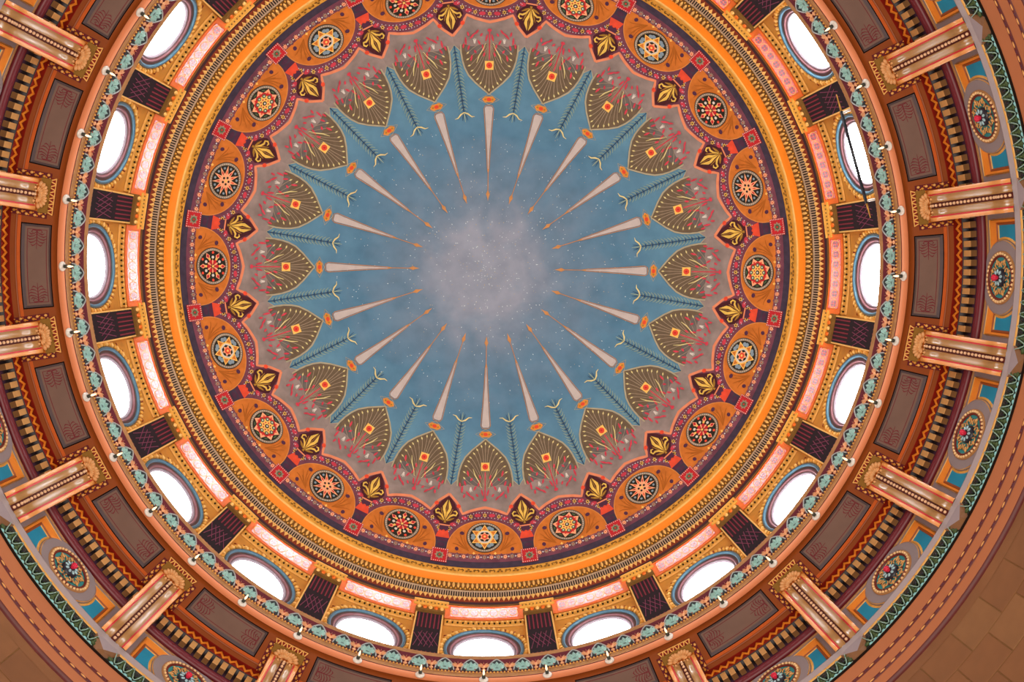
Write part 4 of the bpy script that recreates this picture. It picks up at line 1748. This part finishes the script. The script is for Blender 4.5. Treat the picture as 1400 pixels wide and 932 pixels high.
# ------------------------------------------------------------------ stone wall below
RS = 10.2
mb = MB()
ring(mb, [(10.205, z3b), (10.215, 11.0)], 'mortar', 160)
ring(mb, [(10.19, z3b - 0.03), (10.2, 16.55)], 'stone', 160)
ring(mb, [(10.2, 14.19), (10.2, 2.0), (10.6, 2.0), (10.6, 22.0)], 'stone', 160)
wall_stone = struct(mb.build('wall_stone', recalc=False))
SO = (10.2, 15.0)
protos = []
bw = STEP / 4
for c in range(3):
    mb = MB()
    g = 0.006
    vs = []
    ncol = 3
    for off, zt, zb, e in ((0.0, 0.78 - g, g, g), (0.012, 0.78 - g * 2.2, g * 2.2, g * 2.2)):
        for i in range(ncol + 1):
            a = -bw / 2 + e / 10.2 + (bw - 2 * e / 10.2) * i / ncol
            vs += [P(a, 10.2 - off, 15.0 + zb), P(a, 10.2 - off, 15.0 + zt)]
    m2 = 2 * (ncol + 1)
    fs = [(m2 + 2 * i, m2 + 2 * i + 2, m2 + 2 * i + 3, m2 + 2 * i + 1) for i in range(ncol)]
    for i in range(ncol):
        fs += [(2 * i, 2 * i + 2, m2 + 2 * i + 2, m2 + 2 * i), (2 * i + 1, 2 * i + 3, m2 + 2 * i + 3, m2 + 2 * i + 1)]
    fs += [(0, 1, m2 + 1, m2), (2 * ncol, 2 * ncol + 1, m2 + 2 * ncol + 1, m2 + 2 * ncol)]
    mb.add(vs, fs, ('stone', 'stone_b', 'stone_c')[c])
    protos.append(mb.build('stone_block', wall_stone, org=SO, recalc=False))
used = set()
for row in range(3):
    for i in range(80):
        c = random.randrange(3)
        p = protos[c]
        o = p if c not in used else p.copy()
        if c in used:
            COL.objects.link(o)
        used.add(c)
        put(o, (i + 0.22 + 0.5 * (row % 2)) / 4, 10.2, 16.545 - 0.785 * (row + 1))

# ------------------------------------------------------------------ scroll brackets
BR = (9.55, 18.3)
br = bpy.data.objects.new('scroll_bracket', None)
COL.objects.link(br)
BW = 0.315


def bpath(n=26):
    pts = []
    for i in range(n + 1):
        t = i / n
        sm = t * t * (3 - 2 * t)
        sm = 0.55 * sm + 0.45 * t
        r = 9.17 + 0.70 * sm - 0.05 * sin(PI * min(1, t * 5)) * (t < 0.2) - 0.0
        r -= 0.06 * sin(PI * max(0, min(1, (t - 0.78) / 0.22)))
        pts.append((r, 20.19 - 1.90 * t))
    return pts


BP = bpath()


def sweep(mb, xs, m, smooth=True):
    """xs: list of (x, depth) across; depth moves the surface back from the room"""
    vs, fs = [], []
    n = len(xs)
    for i, (r, z) in enumerate(BP):
        a = BP[max(0, i - 1)]
        b = BP[min(len(BP) - 1, i + 1)]
        tr, tz = b[0] - a[0], b[1] - a[1]
        l = math.hypot(tr, tz)
        nr, nz = -tz / l, tr / l        # pointing outward (away from room)
        for x, d in xs:
            vs.append((x, r + nr * d, z + nz * d))
    for i in range(len(BP) - 1):
        for q in range(n - 1):
            fs.append((i * n + q, i * n + q + 1, (i + 1) * n + q + 1, (i + 1) * n + q))
    mb.add(vs, fs, m, smooth)


mb = MB()
for q in (-1, 1):
    side = [(q * BW, r, z) for r, z in BP] + [(q * BW, 10.0, BP[-1][1]), (q * BW, 10.0, 20.30), (q * BW, 9.17, 20.30)]
    mb.add(side, [tuple(range(len(side)))], 'br_body')
mb.add([(-BW, 9.17, 20.30), (BW, 9.17, 20.30), (BW, *BP[0]), (-BW, *BP[0])], [(0, 1, 2, 3)], 'br_body')
for q in (-1, 1):
    sweep(mb, [(q * BW, 0.0), (q * (BW - 0.02), -0.015), (q * 0.245, -0.015), (q * 0.235, 0.0)], 'br_edge')
mb.build('body', br, org=BR, recalc=False)
mb = MB()
for q in (-1, 1):
    sweep(mb, [(q * 0.236, -0.004), (q * 0.205, -0.004)], 'br_red')
mb.build('red_fillet', br, org=BR, recalc=False)
mb = MB()
for q in (-1, 1):
    xs = []
    for j in range(9):
        t = j / 8
        xs.append((q * (0.205 - 0.145 * t), 0.05 * sin(PI * t) ** 0.8 - 0.004))
    sweep(mb, xs, 'br_flute')
mb.build('flutes', br, org=BR, recalc=False)
mb = MB()
sweep(mb, [(-0.06, -0.004), (-0.045, 0.03), (0.045, 0.03), (0.06, -0.004)], 'br_channel', False)
mb.build('bead_channel', br, org=BR, recalc=False)
mb = MB()
nb = 24
for i in range(nb):
    t = (i + 1.3) / (nb + 0.8)
    f = t * (len(BP) - 1)
    j = min(int(f), len(BP) - 2)
    u = f - j
    r = BP[j][0] * (1 - u) + BP[j + 1][0] * u
    z = BP[j][1] * (1 - u) + BP[j + 1][1] * u
    mb.blob((0, r - 0.004, z), 0.032, 0.03, 0.030, 'br_bead', None, 8, 5)
mb.build('bead_row', br, org=BR, recalc=False)
mb = MB()      # carved shell that caps the flutes
for i in range(11):
    t = (i - 5) / 5
    an = t * 1.35
    dx, dy = sin(an), -cos(an)
    LL = 0.29 * abs(dx) + 0.165 * (1 - abs(dx))
    for w, rr, hh in ((0.42, 0.030, 0.05), (0.80, 0.042, 0.035)):
        mb.blob((dx * LL * w, 9.19 + dy * LL * w, 20.245 + 0.02 * w), rr, 0.075 * (0.6 + LL), hh, 'br_shell', Matrix.Rotation(math.atan2(-dx, dy), 3, 'Z'), 8, 5)
for i in range(9):
    t = (i - 4) / 4
    mb.blob((t * 0.27, 9.20 - 0.01 * (i % 2), 20.175 + 0.01 * (i % 2)), 0.036, 0.03, 0.045, 'br_shell', None, 6, 4)
mb.build('shell', br, org=BR, recalc=False)
mb = MB()
mb.box((0, 9.06, 20.325), 0.70, 0.20, 0.05, 'br_abacus')
mb.box((0, 9.30, 20.325), 0.66, 0.40, 0.04, 'br_body')
mb.build('abacus', br, org=BR)
mb = MB()      # ivory zigzag over the shell
mb.box((0, 8.93, 20.345), 0.74, 0.145, 0.02, 'zig_red')
for i in range(6):
    x = -0.31 + 0.124 * i
    y0, y1 = 8.865, 8.995
    for sx in (-1, 1):
        p0, p1 = (x, y1), (x + sx * 0.062, y0)
        mb.prism([(p0[0] - 0.010 * sx, p0[1], 20.333), (p0[0] + 0.014 * sx, p0[1], 20.333), (p1[0] + 0.004 * sx, p1[1], 20.333), (p1[0] - 0.022 * sx, p1[1], 20.333)][::sx], (0, 0, -0.012), 'gilt_pale')
mb.box((0, 8.866, 20.33), 0.74, 0.016, 0.03, 'gilt_pale')
mb.box((0, 9.0, 20.33), 0.74, 0.014, 0.03, 'gilt_pale')
mb.build('zigzag_strip', br, org=BR)
mb = MB()      # scrolled side strips on the soffit
for q in (-1, 1):
    mb.box((q * 0.40, 9.33, 20.352), 0.12, 0.70, 0.018, 'frieze_maroon')
    for i in range(8):
        y = 9.04 + 0.085 * i
        mb.blob((q * (0.40 + 0.02 * (-1) ** i), y, 20.335), 0.032, 0.036, 0.02, 'gilt' if i % 2 else 'gilt_pale', None, 6, 4)
        mb.blob((q * (0.40 - 0.03 * (-1) ** i), y + 0.04, 20.337), 0.016, 0.02, 0.015, 'zig_gold', None, 5, 3)
mb.build('scroll_strip', br, org=BR)
reg(br)
first = True
for k in HALF:
    if not (in_view(k, 9.1, 20.3, 60) or in_view(k, 9.8, 18.4, 60)):
        continue
    o = br if first else copy_tree(br)
    first = False
    put(o, k, *BR)
    tag(o, 'gilded fluted bracket with bead row and shell, %s' % place(k), 'bracket', 'fluted brackets carrying the gallery')

# ------------------------------------------------------------------ lamps on the gallery edge
LB = (8.66, 20.33)
lamp = bpy.data.objects.new('gallery_lamp', None)
COL.objects.link(lamp)


def lathe_local(mb, prof, m, org, axis, n=14):
    """prof (radius, height) round an axis direction starting at org"""
    ax = Vector(axis).normalized()
    u = ax.cross(Vector((1, 0, 0))).normalized()
    w = ax.cross(u)
    vs, fs = [], []
    for r, h in prof:
        for i in range(n):
            t = 2 * PI * i / n
            vs.append(Vector(org) + ax * h + (u * cos(t) + w * sin(t)) * r)
    for j in range(len(prof) - 1):
        for i in range(n):
            fs.append((j * n + i, j * n + (i + 1) % n, (j + 1) * n + (i + 1) % n, (j + 1) * n + i))
    fs.append(tuple(range(n)))
    fs.append(tuple((len(prof) - 1) * n + i for i in range(n)))
    mb.add(vs, fs, m, True)


AX = (0, -1.0, -0.25)
AX2 = (0, -1.0, -0.12)
mb = MB()
lathe_local(mb, [(0.06, -0.025), (0.095, -0.01), (0.102, 0.012), (0.08, 0.03), (0.04, 0.04)], 'lamp_white', (0, 8.60, 20.245), AX)
mb.build('base', lamp, org=LB)
mb = MB()
lathe_local(mb, [(0.04, 0), (0.042, 0.05), (0.03, 0.07)], 'lamp_dark', (0, 8.555, 20.235), AX2, 10)
mb.build('socket', lamp, org=LB)
mb = MB()
lathe_local(mb, [(0.012, 0), (0.022, 0.03), (0.022, 0.07), (0.012, 0.11), (0.004, 0.13)], 'bulb_glow', (0, 8.49, 20.227), AX2, 8)
mb.build('bulb', lamp, org=LB)
reg(lamp)
first = True
for i in range(40):
    k = i / 2
    if not in_view(k, 8.66, 20.33, 25):
        continue
    o = lamp if first else copy_tree(lamp)
    first = False
    put(o, k, *LB)
    tag(o, 'small lit lamp on the salmon gallery edge, %s' % place(k, 0.5, 'straight below'), 'lamp', 'lamps round the gallery edge')

# ------------------------------------------------------------------ rod on the gallery rail
rod = bpy.data.objects.new('rail_rod', None)
COL.objects.link(rod)
rod.location = P(6.0 * STEP, 8.41, 21.55)
inv = Vector(rod.location)
A = Vector(P(6.365 * STEP, 8.41, zr(8.41, 526.8))) - inv
B = Vector(P(5.617 * STEP, 8.41, zr(8.41, 526.8))) - inv
dirv = (B - A).normalized()
mb = MB()
mb.tube([A - dirv * 0.05, B + dirv * 0.05], 0.036, 'rod_dark', 8)
mb.build('pole', rod)
for s, e in ((A, A - dirv * 0.42), (B, B + dirv * 0.38)):
    mb = MB()
    mb.tube([s, (s + e) / 2, e], [0.024, 0.02, 0.012], 'brass', 6)
    mb.build('brass_tip', rod)
for kk_ in (6.365, 5.617):
    mb = MB()
    s = Vector(P(kk_ * STEP, 8.40, zr(8.41, 526.8))) - inv
    e = Vector(P(kk_ * STEP, 8.60, zr(8.41, 526.8) - 0.04)) - inv
    mb.tube([s, e], 0.028, 'rod_white', 8)
    mb.build('holder', rod)
tag(rod, 'thin dark rod with brass tips held by two white arms across the right-hand oval window', 'rod')

SMALL = ('red_stripes', 'knot_figure', 'palmette_ornament', 'red_line', 'bead_ring', 'bead_row', 'scrollwork', 'quatrefoils', 'glazed', 'rope_border', 'leaf_fringe',
         'bud_spray', 'red_blossom', 'dot_circle', 'vine', 'flower_border', 'daisy_petals', 'reel', 'cyan_edge', 'olive_lobe', 'scroll_strip', 'red_fillet', 'flutes', 'egg_course')
for o in bpy.data.objects:
    if o.type == 'MESH' and o.parent is not None and o.name.split('.')[0] in SMALL:
        o['kind'] = 'stuff'
